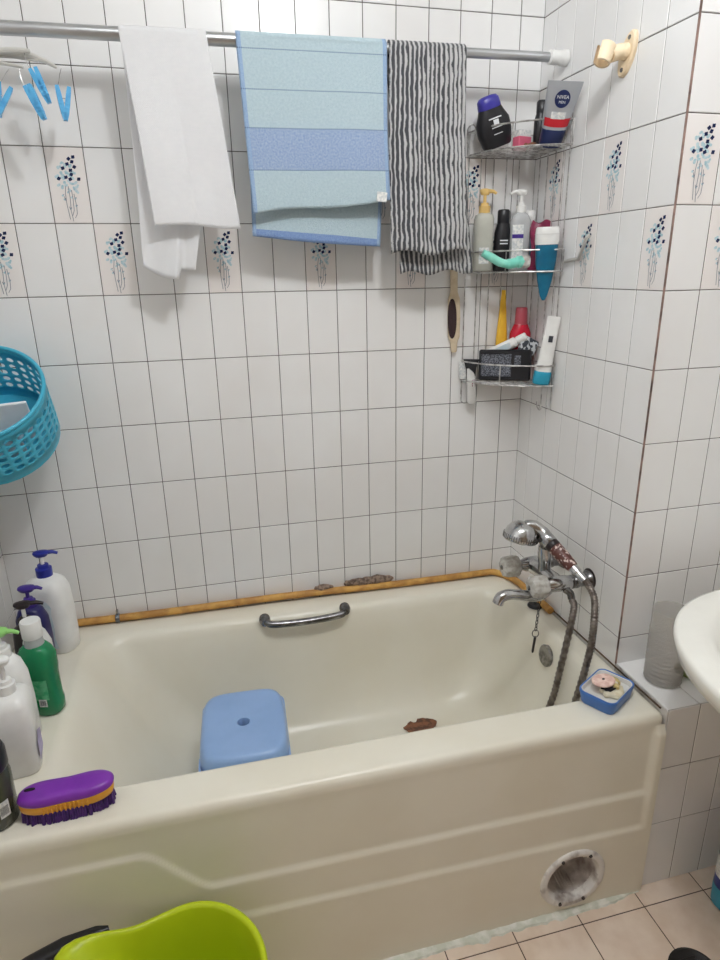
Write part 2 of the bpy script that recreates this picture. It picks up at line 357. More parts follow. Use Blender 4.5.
tile_wall('wall_right', (XR, 0, 0), (0, -1, 0), (0, 0, 1), SIDE, FULL, {(6, 9), (3, 9), (0, 9), (4, 10), (1, 10)}, shear=lambda u, v: LEAN(v) * u / .58)
PIL = [0] + steps(.0887, XE - XR, 0.0872)
tile_wall('wall_pillar', (XR, YP, 0), (1, 0, 0), (0, 0, 1), PIL, FULL, {(1, 9), (4, 9), (0, 10), (3, 10)}, shear=lambda u, v: LEAN(v))
tile_wall('wall_left', (XL, YE, 0), (0, 1, 0), (0, 0, 1), steps(0, -YE, 0.0862), FULL)
tile_wall('wall_far_right', (XE, YP, 0), (0, -1, 0), (0, 0, 1), steps(0, YP - YE, 0.0862), FULL)
tile_wall('wall_rear', (XE, YE, 0), (-1, 0, 0), (0, 0, 1), steps(0, XE - XL, 0.0862), FULL, tile='rear_brown')
FX = [XL] + [1.246 - 0.171 * k for k in range(8, -4, -1)]
FX = [x for x in FX if x < XE - 0.03] + [XE]
FY = [YE] + [y for y in [-0.818 - 0.171 * k for k in range(10, -1, -1)] if y > YE + .03] + [-0.66, -0.5, -0.34, -0.17, 0.0]
tile_wall('floor', (0, 0, 0), (1, 0, 0), (0, 1, 0), FX, FY, gap=0.0022, tile='floor_tile', grout='floor_grout')
b = MB(); b.rbox(XL, XE, YE, 0, ZC, ZC + 0.05, 0.001, 0.0005); struct(b.build('ceiling', 'paint', smooth=False))
# tiled ledge beside the bath
b = MB(); b.rbox(XR + .001, XE, YF + .0005, YP - .0005, 0, ZR - .0014, 0.0002, 0.0001); struct(b.build('wall_ledge_core', 'grime', smooth=False))
tile_wall('wall_ledge_front', (XR, YF, 0), (1, 0, 0), (0, 0, 1), steps(0.004, XE - XR, 0.0865), [0.0, 0.201, 0.369, ZR])
tile_wall('wall_ledge_top', (XR, YF, ZR - 0.0014), (1, 0, 0), (0, 1, 0), steps(0.002, XE - XR, 0.0865), [0.0, YP - YF])
b = MB(); b.rbox(XR - 0.0022, XR + 0.0022, YP - 0.0022, YP + 0.0022, ZR, ZC, 0.002, 0.0005); struct(b.build('trim_1', 'brown_seam'))

# ------------------------------------------------------------------ the lamp that lights the room, and an added fill panel
lamp = thing('ceiling_lamp', 'round white globe lamp on the ceiling above the bath', 'lamp', LAMP)
b = MB(); b.lathe([(0.05, 0.036), (0.062, 0.045), (0.064, 0.12)], 32); b.build('lamp_base', 'white_pl', lamp)
b = MB(); b.lathe([(0.049 * math.cos(a), 0.049 * math.sin(a)) for a in [(-PI / 2 + 0.02) + k * (PI - 0.75) / 12 for k in range(13)]], 24, cap1=False); b.build('globe', 'globe', lamp)

fill_root = thing('fill_panel', 'added fill light panel on the ceiling out of view', 'lamp', (.62, -1.22, ZC - .03))  # invented soft fill, out of view, evens out the wall brightness
b = MB(); b.rbox(-.60, .60, -.30, .30, 0, .03, .01, .004); b.build('fill_frame', 'white_pl', fill_root)
b = MB(); b.rbox(-.57, .57, -.27, .27, -.004, .001, .004, .001); b.build('fill_face', 'panel', fill_root)

# ------------------------------------------------------------------ the bath
def rim(x, y):                      # the bath has settled a little towards the taps and the back wall
    t = (x - XL) / (XR - XL); s = (y - YF) / -YF
    return 0.538 - 0.010 * t - 0.010 * t * s
def warp(bm):
    for q in bm.verts: q.co.z += (rim(q.co.x, q.co.y) - 0.537) * min(max(q.co.z / 0.537, 0), 1)
tub = thing('bathtub', 'cream enamel bathtub with a stepped front panel along the tiled wall', 'bathtub', (0.5, -0.384, 0))
TL = tub.location
b = MB(); ex, ey, g0, gb = XL + .001, XR - .0012, YF, -.001
def outer(z, i): return rr_ring(z, ex + i, ey - i, g0 + i, gb - i, max(.014 - i * .2, .004), 10, 24)
IN = [(.537, -.080, 1.210, -.682, -.078, .09), (.5358, -.071, 1.206, -.676, -.083, .09), (.532, -.061, 1.200, -.670, -.090, .09), (.524, -.050, 1.193, -.664, -.098, .09), (.505, -.032, 1.185, -.659, -.106, .09),
      (.44, .006, 1.174, -.652, -.114, .092), (.36, .052, 1.158, -.642, -.122, .096), (.29, .096, 1.140, -.630, -.133, .105), (.235, .136, 1.118, -.612, -.149, .115), (.200, .168, 1.094, -.592, -.170, .12), (.178, .202, 1.066, -.566, -.196, .12), (.166, .24, 1.034, -.536, -.228, .11),
      (.160, .285, .995, -.50, -.265, .09), (.157, .34, .945, -.46, -.305, .06)]
def inring(t): return rr_ring(t[0], t[1], t[2], t[3], t[4], t[5], 10, 24)
rings = [outer(.508, 0.0), outer(.5195, 0), outer(.5265, .0018), outer(.5318, .005), outer(.5350, .0092), outer(.5366, .0145), outer(.537, .021)] + [inring(t) for t in IN]
b.loft(rings, False, True); warp(b.bm); b.build('basin', 'tub', tub, TL, angle=60)
def wall_x(z):                      # inner right wall of the basin
    for a, c in zip(IN[:-1], IN[1:]):
        if c[0] <= z <= a[0]: return a[2] + (c[2] - a[2]) * (a[0] - z) / (a[0] - c[0])
def wall_yb(z):
    for a, c in zip(IN[:-1], IN[1:]):
        if c[0] <= z <= a[0]: return a[4] + (c[4] - a[4]) * (a[0] - z) / (a[0] - c[0])
# front panel with its pressed steps and the outlet hole
OC = (1.062, 0.1025)
def z1(x):
    if x < .126: return .4515
    if x < .23: return .4515 - (x - .126) / .104 * .1145
    return .337 - (x - .23) * .018
def z2(x): return .246 - (x - .23) * .030
def soft(x, f, r=.012): return (f(x - r) + f(x) + f(x + r)) / 3
b = MB(); nx, nz = 280, 92; grid = []
for i in range(nx + 1):
    x = ex + (ey - ex) * i / nx; col = []
    for j in range(nz + 1):
        z = .510 * j / nz
        rec = .0010 * sstep((.510 - z) / .020)
        rec -= .0055 * sstep((soft(x, z1) + .007 - z) / .014)
        rec -= .0055 * sstep((soft(x, z2) + .007 - z) / .014)
        k = sstep((x - (1.2364 - z * .004)) / .014); rec = rec * (1 - k) - .0105 * k * sstep((.512 - z) / .03)
        col.append(b.bm.verts.new((x, YF + rec, z)))
    grid.append(col)
for i in range(nx):
    for j in range(nz):
        q = (grid[i][j], grid[i + 1][j], grid[i + 1][j + 1], grid[i][j + 1])
        cx = sum(p.co.x for p in q) / 4 - OC[0]; cz = sum(p.co.z for p in q) / 4 - OC[1]
        if math.hypot(cx, cz) > .070: b.bm.faces.new(q)
warp(b.bm); b.build('front_panel', 'tub', tub, TL, angle=80)
m4 = Matrix.Translation((OC[0], YF - .002, OC[1] + .004)) @ Matrix.Rotation(PI / 2, 4, 'X')
b = MB(); b.lathe([(.086, -.004), (.086, .010), (.083, .014), (.077, .0155), (.070, .0135), (.065, .006), (.0635, -.008)], 48, m4, 0, False, False)
outlet = b.build('outlet_ring', 'grime', tub, TL)
b = MB(); b.lathe([(.0640, -.004), (.059, -.028), (.052, -.050), (.04, -.058), (.0002, -.060)], 40, m4, 0, False, False)
for k in range(5): b.tube([m4 @ V(-.016 + k * .008, -.050, -.010), m4 @ V(-.018 + k * .008, -.040, -.045)], .0022, 6)
b.build('outlet_cup', 'grime_dark', outlet)
for a in (60, 118, 245, 295):
    a = math.radians(a); b = MB(); b.lathe([(.005, .0), (.004, .004)], 8, m4 @ Matrix.Translation((.075 * math.cos(a), .075 * math.sin(a), .0135)))
    b.build('clip', 'darkbrown_pl', outlet).data.transform(Matrix.Translation(-TL))
for ch in tub.children:
    for g in ch.children: g.location = (0, 0, 0)
bpy.data.objects['outlet_cup'].data.transform(Matrix.Translation(-TL))
# grab handle
hz = lambda x: .520 - .004 * (x - .42)
b = MB()
xa, xb = .421, .664
b.tube(smooth_path([(xa, -.092, .526), (xa + .006, -.122, .525), (xa + .03, -.132, .521), ((xa + xb) / 2, -.136, .519), (xb - .03, -.132, .521), (xb - .006, -.122, .525), (xb, -.092, .526)], 8), .0104, 14)
hd = b.build('grab_handle', 'chrome_worn', tub, TL)
for x in (xa, xb):
    b = MB(); b.lathe([(.015, 0), (.0165, .004), (.0165, .016), (.013, .024), (.011, .030)], 20, along((0, -1, -.1), (x, -.094, .527))); b.build('handle_socket', 'chrome_worn', tub, TL)
zc = .462; xo = wall_x(zc) - .001
b = MB(); b.lathe([(.030, -.004), (.031, .003), (.028, .006), (.0002, .0068)], 32, along((-1, 0, .14), (xo - .0, -.405, zc)), 0, True, False)
ov = b.build('overflow_cover', 'steel', tub, TL)
b = MB(); pts = []
for k in range(36):
    a = 2 * PI * k / 36; r = 1 + .22 * noise.noise(V(math.cos(a) * 2, math.sin(a) * 2, .3)) + .08 * noise.noise(V(math.cos(a) * 7, math.sin(a) * 7, 2))
    pts.append(V(.862 + .050 * r * math.cos(a), -.250 + .034 * r * math.sin(a) * (1 - .55 * math.exp(-((math.cos(a) + .25) / .16) ** 2)), .1640))
b.loft([pts, [p + V(0, 0, .003) for p in pts], [V(.862, -.250, .1672).lerp(p, .8) + V(0, 0, .0012) for p in pts]]); b.build('rust_patch', 'rust', tub, TL)
# silicone along the foot of the bath, dark seams
b = MB(); rings = []
for i in range(121):
    x = XL + .003 + (XR - .012 - XL) * i / 120; r = .011 + .006 * noise.noise(V(x * 14, 0, 0)) + .005 * noise.noise(V(x * 45, 3, 0))
    r *= .35 + .65 * sstep((1.25 - x) / .12)
    rings.append([V(x, YF - .0005, .001), V(x, YF - .008 - r * 1.7, .001), V(x, YF - .008 - r * 1.4, .004 + r * .12), V(x, YF - .009 - r * .5, r * .55), V(x, YF - .0005, r * .9)])
b.loft(rings); struct(b.build('trim_2', 'silicone'))
b = MB(); b.tube([(x, -.003 - .001 * math.sin(x * 30), rim(x, 0) + .004 + .003 * noise.noise(V(x * 20, 1, 0))) for x in [XL + .01 + k * .025 for k in range(61)]], .0035, 6); struct(b.build('trim_3', 'mould'))
b = MB(); b.tube([(XR - .0025, y, rim(XR, y) + .003) for y in [-.01 - k * .02 for k in range(38)]], .0022, 6); struct(b.build('trim_4', 'mould'))
b = MB(); b.tube([(XR + .001, YF - .0005, z) for z in (.02, .2, .4, .535)], [.003, .0025, .0025, .002], 6); struct(b.build('trim_5', 'grime'))

# ------------------------------------------------------------------ curtain rod and towels
RY = -0.1255
def rodz(x): return 1.9806 + (x + .022) * (1.9950 - 1.9806) / 1.27
rod = thing('towel_rod', 'long silver tension rod spanning the bath below the ceiling', 'rod', (0.5, RY, 1.987))
b = MB(); b.tube([(XL + .002, RY, rodz(XL)), (.62, RY, rodz(.62))], .0135, 24); b.build('outer_tube', 'aluminium', rod, rod.location)
b = MB(); b.tube([(.60, RY, rodz(.6)), (1.215, RY, rodz(1.215))], .0108, 24); b.build('inner_tube', 'aluminium', rod, rod.location)
b = MB(); b.lathe([(.0125, 0), (.0165, .003), (.0150, .008), (.0165, .012), (.0150, .017), (.0165, .021), (.0150, .026), (.0165, .030), (.0165, .036), (.019, .041), (.019, .049)], 28, along((1, 0, 0), (1.215, RY, rodz(1.22))))
b.build('end_socket', 'white_pl', rod, rod.location)

def towel(name, label, mname, rows_f, rows_b, zb_f, zb_b, wave, rr=.0155, thick=.003, NC=56, wfun=None):
    """one strip of cloth over the rod; rows_*: (drop fraction, x left, x right); zb_*: lower edge height across the width"""
    W0 = rows_f[0][2] - rows_f[0][1]
    def lr(rows, q):
        for (a, l0, r0), (c, l1, r1) in zip(rows[:-1], rows[1:]):
            if q <= c: k = (q - a) / (c - a); return l0 + (l1 - l0) * k, r0 + (r1 - r0) * k
        return rows[-1][1:]
    bm = bmesh.new(); uvl = bm.loops.layers.uv.new('UVMap'); lines = []; uvs = {}
    nf = 44
    for side in (0, 1):
        seq = range(nf, -1, -1) if side == 0 else range(0, nf + 1)
        rows, zbf, sg = ((rows_f, zb_f, -1), (rows_b, zb_b, 1))[side]
        if side == 1:
            for k in range(1, 8):
                a = PI * k / 8; line = []
                for i in range(NC + 1):
                    t = i / NC; l, r = lr(rows_f, 0); lb, rb = lr(rows_b, 0); l += (lb - l) * k / 8; r += (rb - r) * k / 8
                    x = l + (r - l) * t
                    vv = bm.verts.new((x, RY - rr * math.cos(a), rodz(x) + rr * math.sin(a) - .0)); uvs[vv] = (t * W0, .0275 * (0.5 - k / 8) * 1.0); line.append(vv)
                lines.append(line)
        for jj in seq:
            q = jj / nf; line = []
            for i in range(NC + 1):
                t = i / NC; l, r = lr(rows, q); x = l + (r - l) * t; zt = rodz(x); z = zt + (zbf(t) - zt) * q
                y = RY + sg * rr + wave(t, q, side)
                vv = bm.verts.new((x, y, z)); uvs[vv] = (t * W0, -sg * (zt - z + .0275)); line.append(vv)
            lines.append(line)
    for a, c in zip(lines[:-1], lines[1:]):
        for i in range(NC):
            fc = bm.faces.new((a[i], a[i + 1], c[i + 1], c[i])); fc.smooth = True
            for lp in fc.loops: lp[uvl].uv = uvs[lp.vert]
    o0 = ((rows_f[0][1] + rows_f[0][2]) / 2, RY, zb_f(.5)); bmesh.ops.translate(bm, verts=bm.verts, vec=-Vector(o0))
    bmesh.ops.recalc_face_normals(bm, faces=bm.faces)
    me = bpy.data.meshes.new(name); bm.to_mesh(me); bm.free(); me.materials.append(M[mname])
    o = bpy.data.objects.new(name, me); C.objects.link(o); o.location = o0
    md = o.modifiers.new('thickness', 'SOLIDIFY'); md.thickness = thick; md.offset = 0
    return tag(o, label, 'towel')
def wv(a, f, ph, q0=.1): return lambda t, q, s: a * min(1, max(0, (q - q0)) * 1.6) * (math.sin(f * t + ph + s * 1.3) + .4 * math.sin(2.3 * f * t + ph * 2 + q * 2))
towel('white_towel', 'thin white waffle weave towel, left of the three on the rod', 'cloth_white',
      [(0, .208, .388), (.5, .2245, .410), (1, .2376, .431)], [(0, .21, .385), (.6, .206, .36), (1, .199, .318)],
      lambda t: 1.603 + .004 * math.sin(t * 5), lambda t: 1.522 - .030 * math.sin(min(t / .62, 1) * PI / 2) + (.020 if t > .66 else 0) * min(1, (t - .66) / .05) - .004,
      lambda t, q, s: (-.006 * math.sin(6 * t + .6) * sstep(q * 1.4) + (-.004 if t < .5 else .002) * sstep(q)) if s == 0 else (.004 * math.sin(11 * t) - .022 * sstep((.62 - abs(t - .62) * 3) * 1.2) * sstep((q - .6) / .4)), thick=.002)
bt = towel('blue_towel', 'pale blue terry towel with a darker blue band, middle of the rod', 'cloth_blue',
      [(0, .4500, .7930), (.5, .4570, .7935), (1, .4640, .8000)], [(0, .452, .790), (.7, .4640, .790), (1, .4610, .7835)],
      lambda t: 1.632 + .030 * t + .004 * math.sin(t * 7), lambda t: 1.5850 - .026 * t - .004 * math.sin(t * PI),
      wv(.0045, 5.5, .4), thick=.0045)
b = MB(); b.rbox(-.013, .013, -.0012, .0012, -.012, .010, .001, .0004); o = b.build('care_label', 'label_w', bt); o.location = (.776 - bt.location.x, -.1535 - bt.location.y, 1.671 - bt.location.z); o.rotation_euler = (0, .1, 0)
towel('striped_towel', 'grey and black striped towel with a ragged hem, right end of the rod', 'cloth_stripe',
      [(0, .8010, .9900), (.4, .7995, .9940), (1, .8050, 1.0105)], [(0, .80, .985), (.7, .826, 1.02), (1, .8385, 1.0390)],
      lambda t: 1.540 + .007 * math.sin(t * 9) + .004 * t, lambda t: 1.491 + .006 * math.sin(t * 12) + .004 * t,
      lambda t, q, s: (.0055 * math.sin(13 * t + .5) * min(1, q * 1.5 + .25) + .0018 * math.sin(2 * PI * t * 17)) if s == 0 else .004 * math.sin(16 * t) * q + .0015 * math.sin(2 * PI * t * 17), NC=136, thick=.003)

# ------------------------------------------------------------------ clip hanger at the left end of the rod
hg = thing('clip_hanger', 'clear plastic hanger with light blue pegs hanging by the left end of the rod', 'hanger', (-.12, RY, 1.93))
b = MB()
b.tube([(-.13 + .022 * math.sin(a), RY, rodz(-.13) + .002 + .0175 * math.cos(a)) for a in [k * PI / 10 - 1.6 for k in range(0, 19)]][2:17], .003, 8)
b.tube([(-.13, RY + .0, 1.965), (-.13, RY, 1.928)], .004, 8)
ends = [(.074, -.118, 1.917), (.030, -.140, 1.938), (-.054, -.100, 1.922), (-.24, -.115, 1.90), (.016, -.158, 1.904)]
b.tube([(-.13, RY, 1.932), (.03, -.124, 1.934), (.055, -.122, 1.926), ends[0]], [.006, .006, .005, .003], 8)
b.tube([(-.13, RY, 1.930), (.0, -.140, 1.938), ends[1]], [.006, .006, .004], 8)
b.tube([(-.13, RY, 1.930), ends[2]], [.005, .003], 8); b.tube([(-.13, RY, 1.930), ends[3]], [.005, .003], 8); b.tube([(-.13, RY, 1.930), ends[4]], [.005, .003], 8)
b.tube([(-.15, -.118, 1.928), (-.02, -.118, 1.934), (.04, -.125, 1.926)], .0035, 8)
b.build('frame', 'clear_pl', hg, hg.location)
def peg(at, lean, spin, openness=.16):
    root_m = Matrix.Translation(at) @ Matrix.Rotation(spin, 4, 'Z') @ Matrix.Rotation(lean, 4, 'Y')
    first = None
    for s in (-1, 1):
        b = MB(); mm = root_m @ Matrix.Translation((0, 0, -.064)) @ Matrix.Rotation(s * openness, 4, 'Y') @ Matrix.Translation((-s * .0045 + s * .0012, 0, .064))
        prof = [(-.066, .0060), (-.054, .0085), (-.034, .0095), (-.010, .0085), (0, .0065)]
        rings = []
        for z, hw in prof:
            rings.append([mm @ V(x + s * .0045, y, z) for x, y in ((-hw * .55, -.006), (hw * .55, -.006), (hw * .55, .006), (-hw * .55, .006))])
        b.loft(rings)
        for zz in (-.036, -.044, -.052): b.rbox(-.005, .005, -.0066, .0066, zz, zz + .003, .001, .0004, mm @ Matrix.Translation((s * .0045, 0, 0)))
        o = b.build('peg', 'peg', hg if first is None else first, hg.location if first is None else None)
        if first is None: first = o
        else: o.data.transform(Matrix.Translation(-hg.location))
    b = MB(); b.tube([root_m @ V(.0045 * math.cos(a), 0, -.028 + .0045 * math.sin(a)) for a in [k * PI / 6 for k in range(12)]], .0009, 6, closed=True)
    b.tube([root_m @ V(-.064 * math.tan(openness), 0, -.006), root_m @ V(-.006, 0, .010), root_m @ V(-.004, 0, .020), root_m @ V(0, 0, .032)], .0008, 6)
    o = b.build('spring', 'wire', first); o.data.transform(Matrix.Translation(-hg.location))
peg((.0800, -.118, 1.884), .06, .2, .17); peg((.030, -.140, 1.908), -.34, .1, .07); peg((.018, -.158, 1.872), -.36, -.15, .05)
peg((-.056, -.100, 1.890), .05, 0, .10); peg((-.030, -.125, 1.880), .40, .2, .16)

# ------------------------------------------------------------------ shower bracket on the right wall
hb = thing('shower_bracket', 'cream plastic shower head bracket screwed to right wall', 'bracket', (XR, -.378, 1.930))
PYc, PZc = -.380, 1.930
b = MB(); b.loft([[V(XR - .0013 - z, PYc - a * (k := math.sin(2 * PI * i / 32)) * .30 + c * math.cos(2 * PI * i / 32), PZc + a * k) for i in range(32)] for z, a, c in ((0, .041, .024), (.006, .041, .024), (.009, .038, .021))])
b.build('wall_plate', 'cream_pl', hb, hb.location)
b = MB(); b.tube(smooth_path([(XR - .007, PYc, PZc + .004), (XR - .022, PYc + .002, PZc + .004), (XR - .036, PYc + .002, PZc), (XR - .046, PYc + .002, PZc - .003)], 6), [.017] * 4 + [.0155] * 15, 16); b.build('arm', 'cream_pl', hb, hb.location)
m4 = along((-.35, -.15, -.92), (XR - .054, PYc + .004, PZc + .014)); b = MB()
prof = [(.0185, 0), (.0195, .002), (.0175, .036), (.0165, .038)]
outr = [[m4 @ V(r * math.cos(a), r * math.sin(a), z) for a in [2.6 + k * (2 * PI - 1.0) / 24 for k in range(25)]] for r, z in prof]
inr = [[m4 @ V((r - .0035) * math.cos(a), (r - .0035) * math.sin(a), z) for a in [2.6 + k * (2 * PI - 1.0) / 24 for k in range(25)]] for r, z in reversed(prof)]
b.loft(outr + inr + [outr[0]], False, False, closed=False); b.build('clip_ring', 'cream_pl', hb, hb.location)
for dy, dz in ((-.0085, .028), (.0085, -.028)):
    b = MB(); b.lathe([(.0048, 0), (.004, .0025)], 12, along((-1, 0, 0), (XR - .0095, PYc + dy, PZc + dz))); b.build('screw', 'steel', hb, hb.location)

# ------------------------------------------------------------------ bottles and brush on the left rim
def body(root, prof, material, n=2.4, name='body', N=40, cap0=True, cap1=True):
    b = MB(); b.loft([se_ring(z, a, c, n, N) for z, a, c in prof], cap0, cap1); return b.build(name, material, root, angle=50)
def cyl(root, name, material, prof, at=(0, 0, 0), N=28, d=(0, 0, 1)):
    b = MB(); b.lathe(prof, N, along(d, at) if d != (0, 0, 1) else Matrix.Translation(at)); return b.build(name, material, root)
def pump(root, z, material, r=.017, h=.022, stem=.022, head=.016, nozzle=.036, ang=0.0, stem_mat=None, at=(0, 0)):
    cyl(root, 'pump_collar', material, [(r * .96, z), (r, z + .002), (r, z + h * .7), (r * .72, z + h * .75), (r * .66, z + h), (r * .4, z + h + .001)], (at[0], at[1], 0))
    cyl(root, 'pump_stem', stem_mat or material, [(.0046, z + h - .003), (.0046, z + h + stem)], (at[0], at[1], 0), 16)
    b = MB(); zt = z + h + stem - .002
    mm = Matrix.Translation((at[0], at[1], zt)) @ Matrix.Rotation(ang, 4, 'Z')
    b.loft([[mm @ p for p in se_ring(zz, a + .004 * (a > .006), a * .86, 2.2, 24)] for zz, a in ((0, head * .55), (.004, head * .8), (.010, head), (.014, head * .9), (.0165, head * .5))])
    b.tube([mm @ V(head * .3, 0, .010), mm @ V(nozzle * .7, 0, .0095), mm @ V(nozzle, 0, .004)], [.0062, .0048, .0036], 12)
    return b.build('pump_head', material, root)
def rimz(x, y): return rim(x, y) + .0004
GB = 'bottles lined up on the left rim of the bath'
t = thing('pump_bottle', 'tall white pump bottle with royal blue pump, nearest the back wall on the bath rim', 'bottle', (-.142, -.108, rimz(-.142, -.108)), math.radians(-24), GB)
body(t, [(0, .052, .036), (.006, .056, .040), (.05, .058, .042), (.12, .058, .042), (.180, .055, .040), (.202, .047, .035), (.211, .032, .026), (.216, .019, .019)], 'white_pl', 2.8)
b = MB(); b.loft([[V(-.040 + .078 * u_, -.0435 + .010 * abs(2 * u_ - 1) ** 3 * .9 + dy, z) for u_ in [k / 14 for k in range(15)]] for z, dy in ((.02, .0005), (.08, -.0006), (.14, 0), (.172, .004))], False, False, closed=False); b.build('label', 'label_pale', t)
pump(t, .214, 'blue_pump', .020, .034, .024, .016, .040, .5, 'white_pl')
t = thing('pump_bottle', 'dark blue pump bottle with purple pump, between the tall white bottle and black pump', 'bottle', (-.166, -.192, rimz(-.166, -.192)), math.radians(-18), GB)
body(t, [(0, .034, .026), (.004, .037, .029), (.09, .040, .030), (.140, .038, .029), (.165, .028, .023), (.174, .016, .016)], 'navy_pl', 2.6)
pump(t, .172, 'purple_pump', .016, .026, .018, .017, .036, .3)
t = thing('pump_bottle', 'dark bottle with black pump head and white stem, behind the green mouthwash', 'bottle', (-.160, -.262, rimz(-.160, -.262)), math.radians(10), GB)
body(t, [(0, .031, .026), (.004, .034, .028), (.10, .035, .029), (.150, .031, .026), (.166, .015, .015)], 'darkbrown_pl', 2.5)
pump(t, .164, 'darkbrown_pl', .017, .018, .026, .016, .046, -.1, 'white_pl')
t = thing('bottle', 'white round-shouldered bottle squeezed in behind the green mouthwash bottle', 'bottle', (-.128, -.312, rimz(-.128, -.312)), math.radians(-30), GB)
body(t, [(0, .030, .022), (.004, .033, .025), (.09, .036, .027), (.14, .033, .025), (.166, .022, .019), (.176, .013, .013)], 'offwhite_pl', 2.4)
cyl(t, 'cap', 'white_pl', [(.014, .175), (.014, .190), (.012, .193)])
t = thing('mouthwash_bottle', 'green mouthwash bottle with white screw cap on the left bath rim', 'bottle', (-.112, -.384, rimz(-.112, -.384)), math.radians(-22), GB)
body(t, [(0, .036, .026), (.005, .040, .030), (.030, .041, .031), (.045, .039, .029), (.10, .039, .029), (.118, .041, .031), (.150, .041, .031), (.166, .033, .026), (.176, .022, .020)], 'green_liq', 2.6)
cyl(t, 'neck', 'clear_btl', [(.0215, .175), (.0195, .184), (.0185, .196)])
cyl(t, 'cap', 'white_pl', [(.0205, .194), (.0215, .196), (.0215, .232), (.0200, .2355), (.012, .236)], N=36)
b = MB(); b.loft([[V(-.030 + .060 * u_, -.0302 - .0008 + .006 * abs(2 * u_ - 1) ** 3, z) for u_ in [k / 10 for k in range(11)]] for z in (.046, .098)], False, False, closed=False); b.build('label', 'green_label', t)
b = MB(); b.poly([V(.008, -.0322, .030), V(.026, -.0300, .030), V(.026, -.0300, .050), V(.008, -.0322, .050)]); b.build('barcode_label', 'label_w', t)
b = MB()
for k in range(7): x = .010 + k * .002; y = -.0324 + (x - .008) * .12; b.poly([V(x, y, .033), V(x + .001 + .0005 * (k % 2), y + .0001, .033), V(x + .001 + .0005 * (k % 2), y + .0001, .046), V(x, y, .046)])
b.build('barcode', 'print_dark', t)
t = thing('pump_bottle', 'white pump bottle with light green pump head, just behind the front white one', 'bottle', (-.150, -.468, rimz(-.150, -.468)), math.radians(-14), GB)
body(t, [(0, .040, .028), (.005, .044, .032), (.10, .045, .033), (.160, .042, .031), (.190, .033, .026), (.204, .020, .018)], 'white_pl', 2.4)
pump(t, .202, 'lime_pump', .018, .030, .022, .018, .042, .15, 'white_pl')
bpy.data.objects[[c.name for c in t.children if c.name.startswith('pump_collar')][0]].data.materials[0] = M['white_pl']
t = thing('pump_bottle', 'large white square-shouldered pump bottle at the front, beside the purple brush', 'bottle', (-.122, -.560, rimz(-.122, -.560)), math.radians(8), GB)
body(t, [(0, .034, .042), (.004, .037, .045), (.12, .038, .046), (.156, .037, .045), (.168, .031, .037), (.178, .019, .021)], 'white_pl', 4.2)
pump(t, .176, 'white_pl', .018, .030, .036, .015, .044, 2.6)
b = MB(); b.poly([V(.0388, -.030, .022), V(.0388, .020, .022), V(.0388, .020, .065), V(.0388, -.010, .08), V(.0388, -.030, .06)]); b.build('label', 'lilac', t)
t = thing('bottle', 'dark olive bottle with black lid at the front left corner of the bath', 'bottle', (-.131, -.702, rimz(-.131, -.702)), 0.5, GB)
body(t, [(0, .033, .033), (.003, .036, .036), (.10, .0375, .0375), (.118, .034, .034)], 'olive_pl', 2)
cyl(t, 'lid', 'black_pl', [(.0355, .117), (.0368, .119), (.0368, .150), (.034, .158), (.022, .1605)], N=36)
b = MB(); b.loft([[V(.0380 * math.sin(a), -.0380 * math.cos(a), z) for a in [.02 + k * .06 for k in range(9)]] for z in (.028, .062)], False, False, closed=False); b.build('label', 'label_w', t)
b = MB()
for k in range(9):
    a = .06 + k * .042; b.poly([V(.0384 * math.sin(q), -.0384 * math.cos(q), z) for q, z in ((a, .033), (a + .02, .033), (a + .02, .052), (a, .052))])
b.build('barcode', 'print_dark', t)

t = thing('scrub_brush', 'purple scrubbing brush with orange grip and purple bristles on the bath rim', 'brush', (-.006, -.706, rimz(-.006, -.706)), math.radians(2))
def peanut(z, k=1.0, d=0):
    out = []
    for i in range(56):
        a = 2 * PI * i / 56; c, s = math.cos(a), math.sin(a)
        x = (.0825 * k - d) * math.copysign(abs(c) ** .8, c); wd = .0315 - .0045 * math.cos(x / .0825 * PI) * -1 * 0 - .005 * math.exp(-(x / .035) ** 2)
        out.append(V(x, (wd * k - d) * math.copysign(abs(s) ** .72, s), z + .006 * math.cos(x / .0825 * PI * .5) * -0.6 + .0036))
    return out
b = MB(); b.loft([peanut(.020, .95), peanut(.022, .985), peanut(.030, 1.0), peanut(.037, .985), peanut(.039, .96)])
for x in range(-5, 6): b.rbox(x * .0075 - .0018, x * .0075 + .0018, -.0295, -.0262, .021, .037, .0015, .0006)
b.build('grip', 'brush_mid', t)
b = MB(); b.loft([peanut(.038, 1.0), peanut(.041, 1.02), peanut(.046, 1.0), peanut(.051, .93), peanut(.0535, .8), peanut(.0545, .5)]); top = b.build('handle_top', 'brush_top', t)
b = MB(); b.loft([[V(-.062 + p.x, .004 + p.y, z) for p in se_ring(0, .0095, .0035, 2, 20)] for z in (.052, .0574)]); b.build('hang_slot', 'dark_hole', top)
b = MB(); rnd = random.Random(5)
for i in range(36):
    for j in range(12):
        x, y = -.0765 + i * .153 / 35, -.0275 + j * .055 / 11
        if (abs(x) / .080) ** 2.6 + (abs(y) / .030) ** 2.6 > 1: continue
        ox, oy = rnd.uniform(-.0018, .0018) + x * .02, rnd.uniform(-.0018, .0018) + y * .06
        b.tube([V(x, y, .0225), V(x + ox, y + oy, .0005)], [.0022, .0030], 6)
b.build('bristles', 'bristle', t, angle=80)

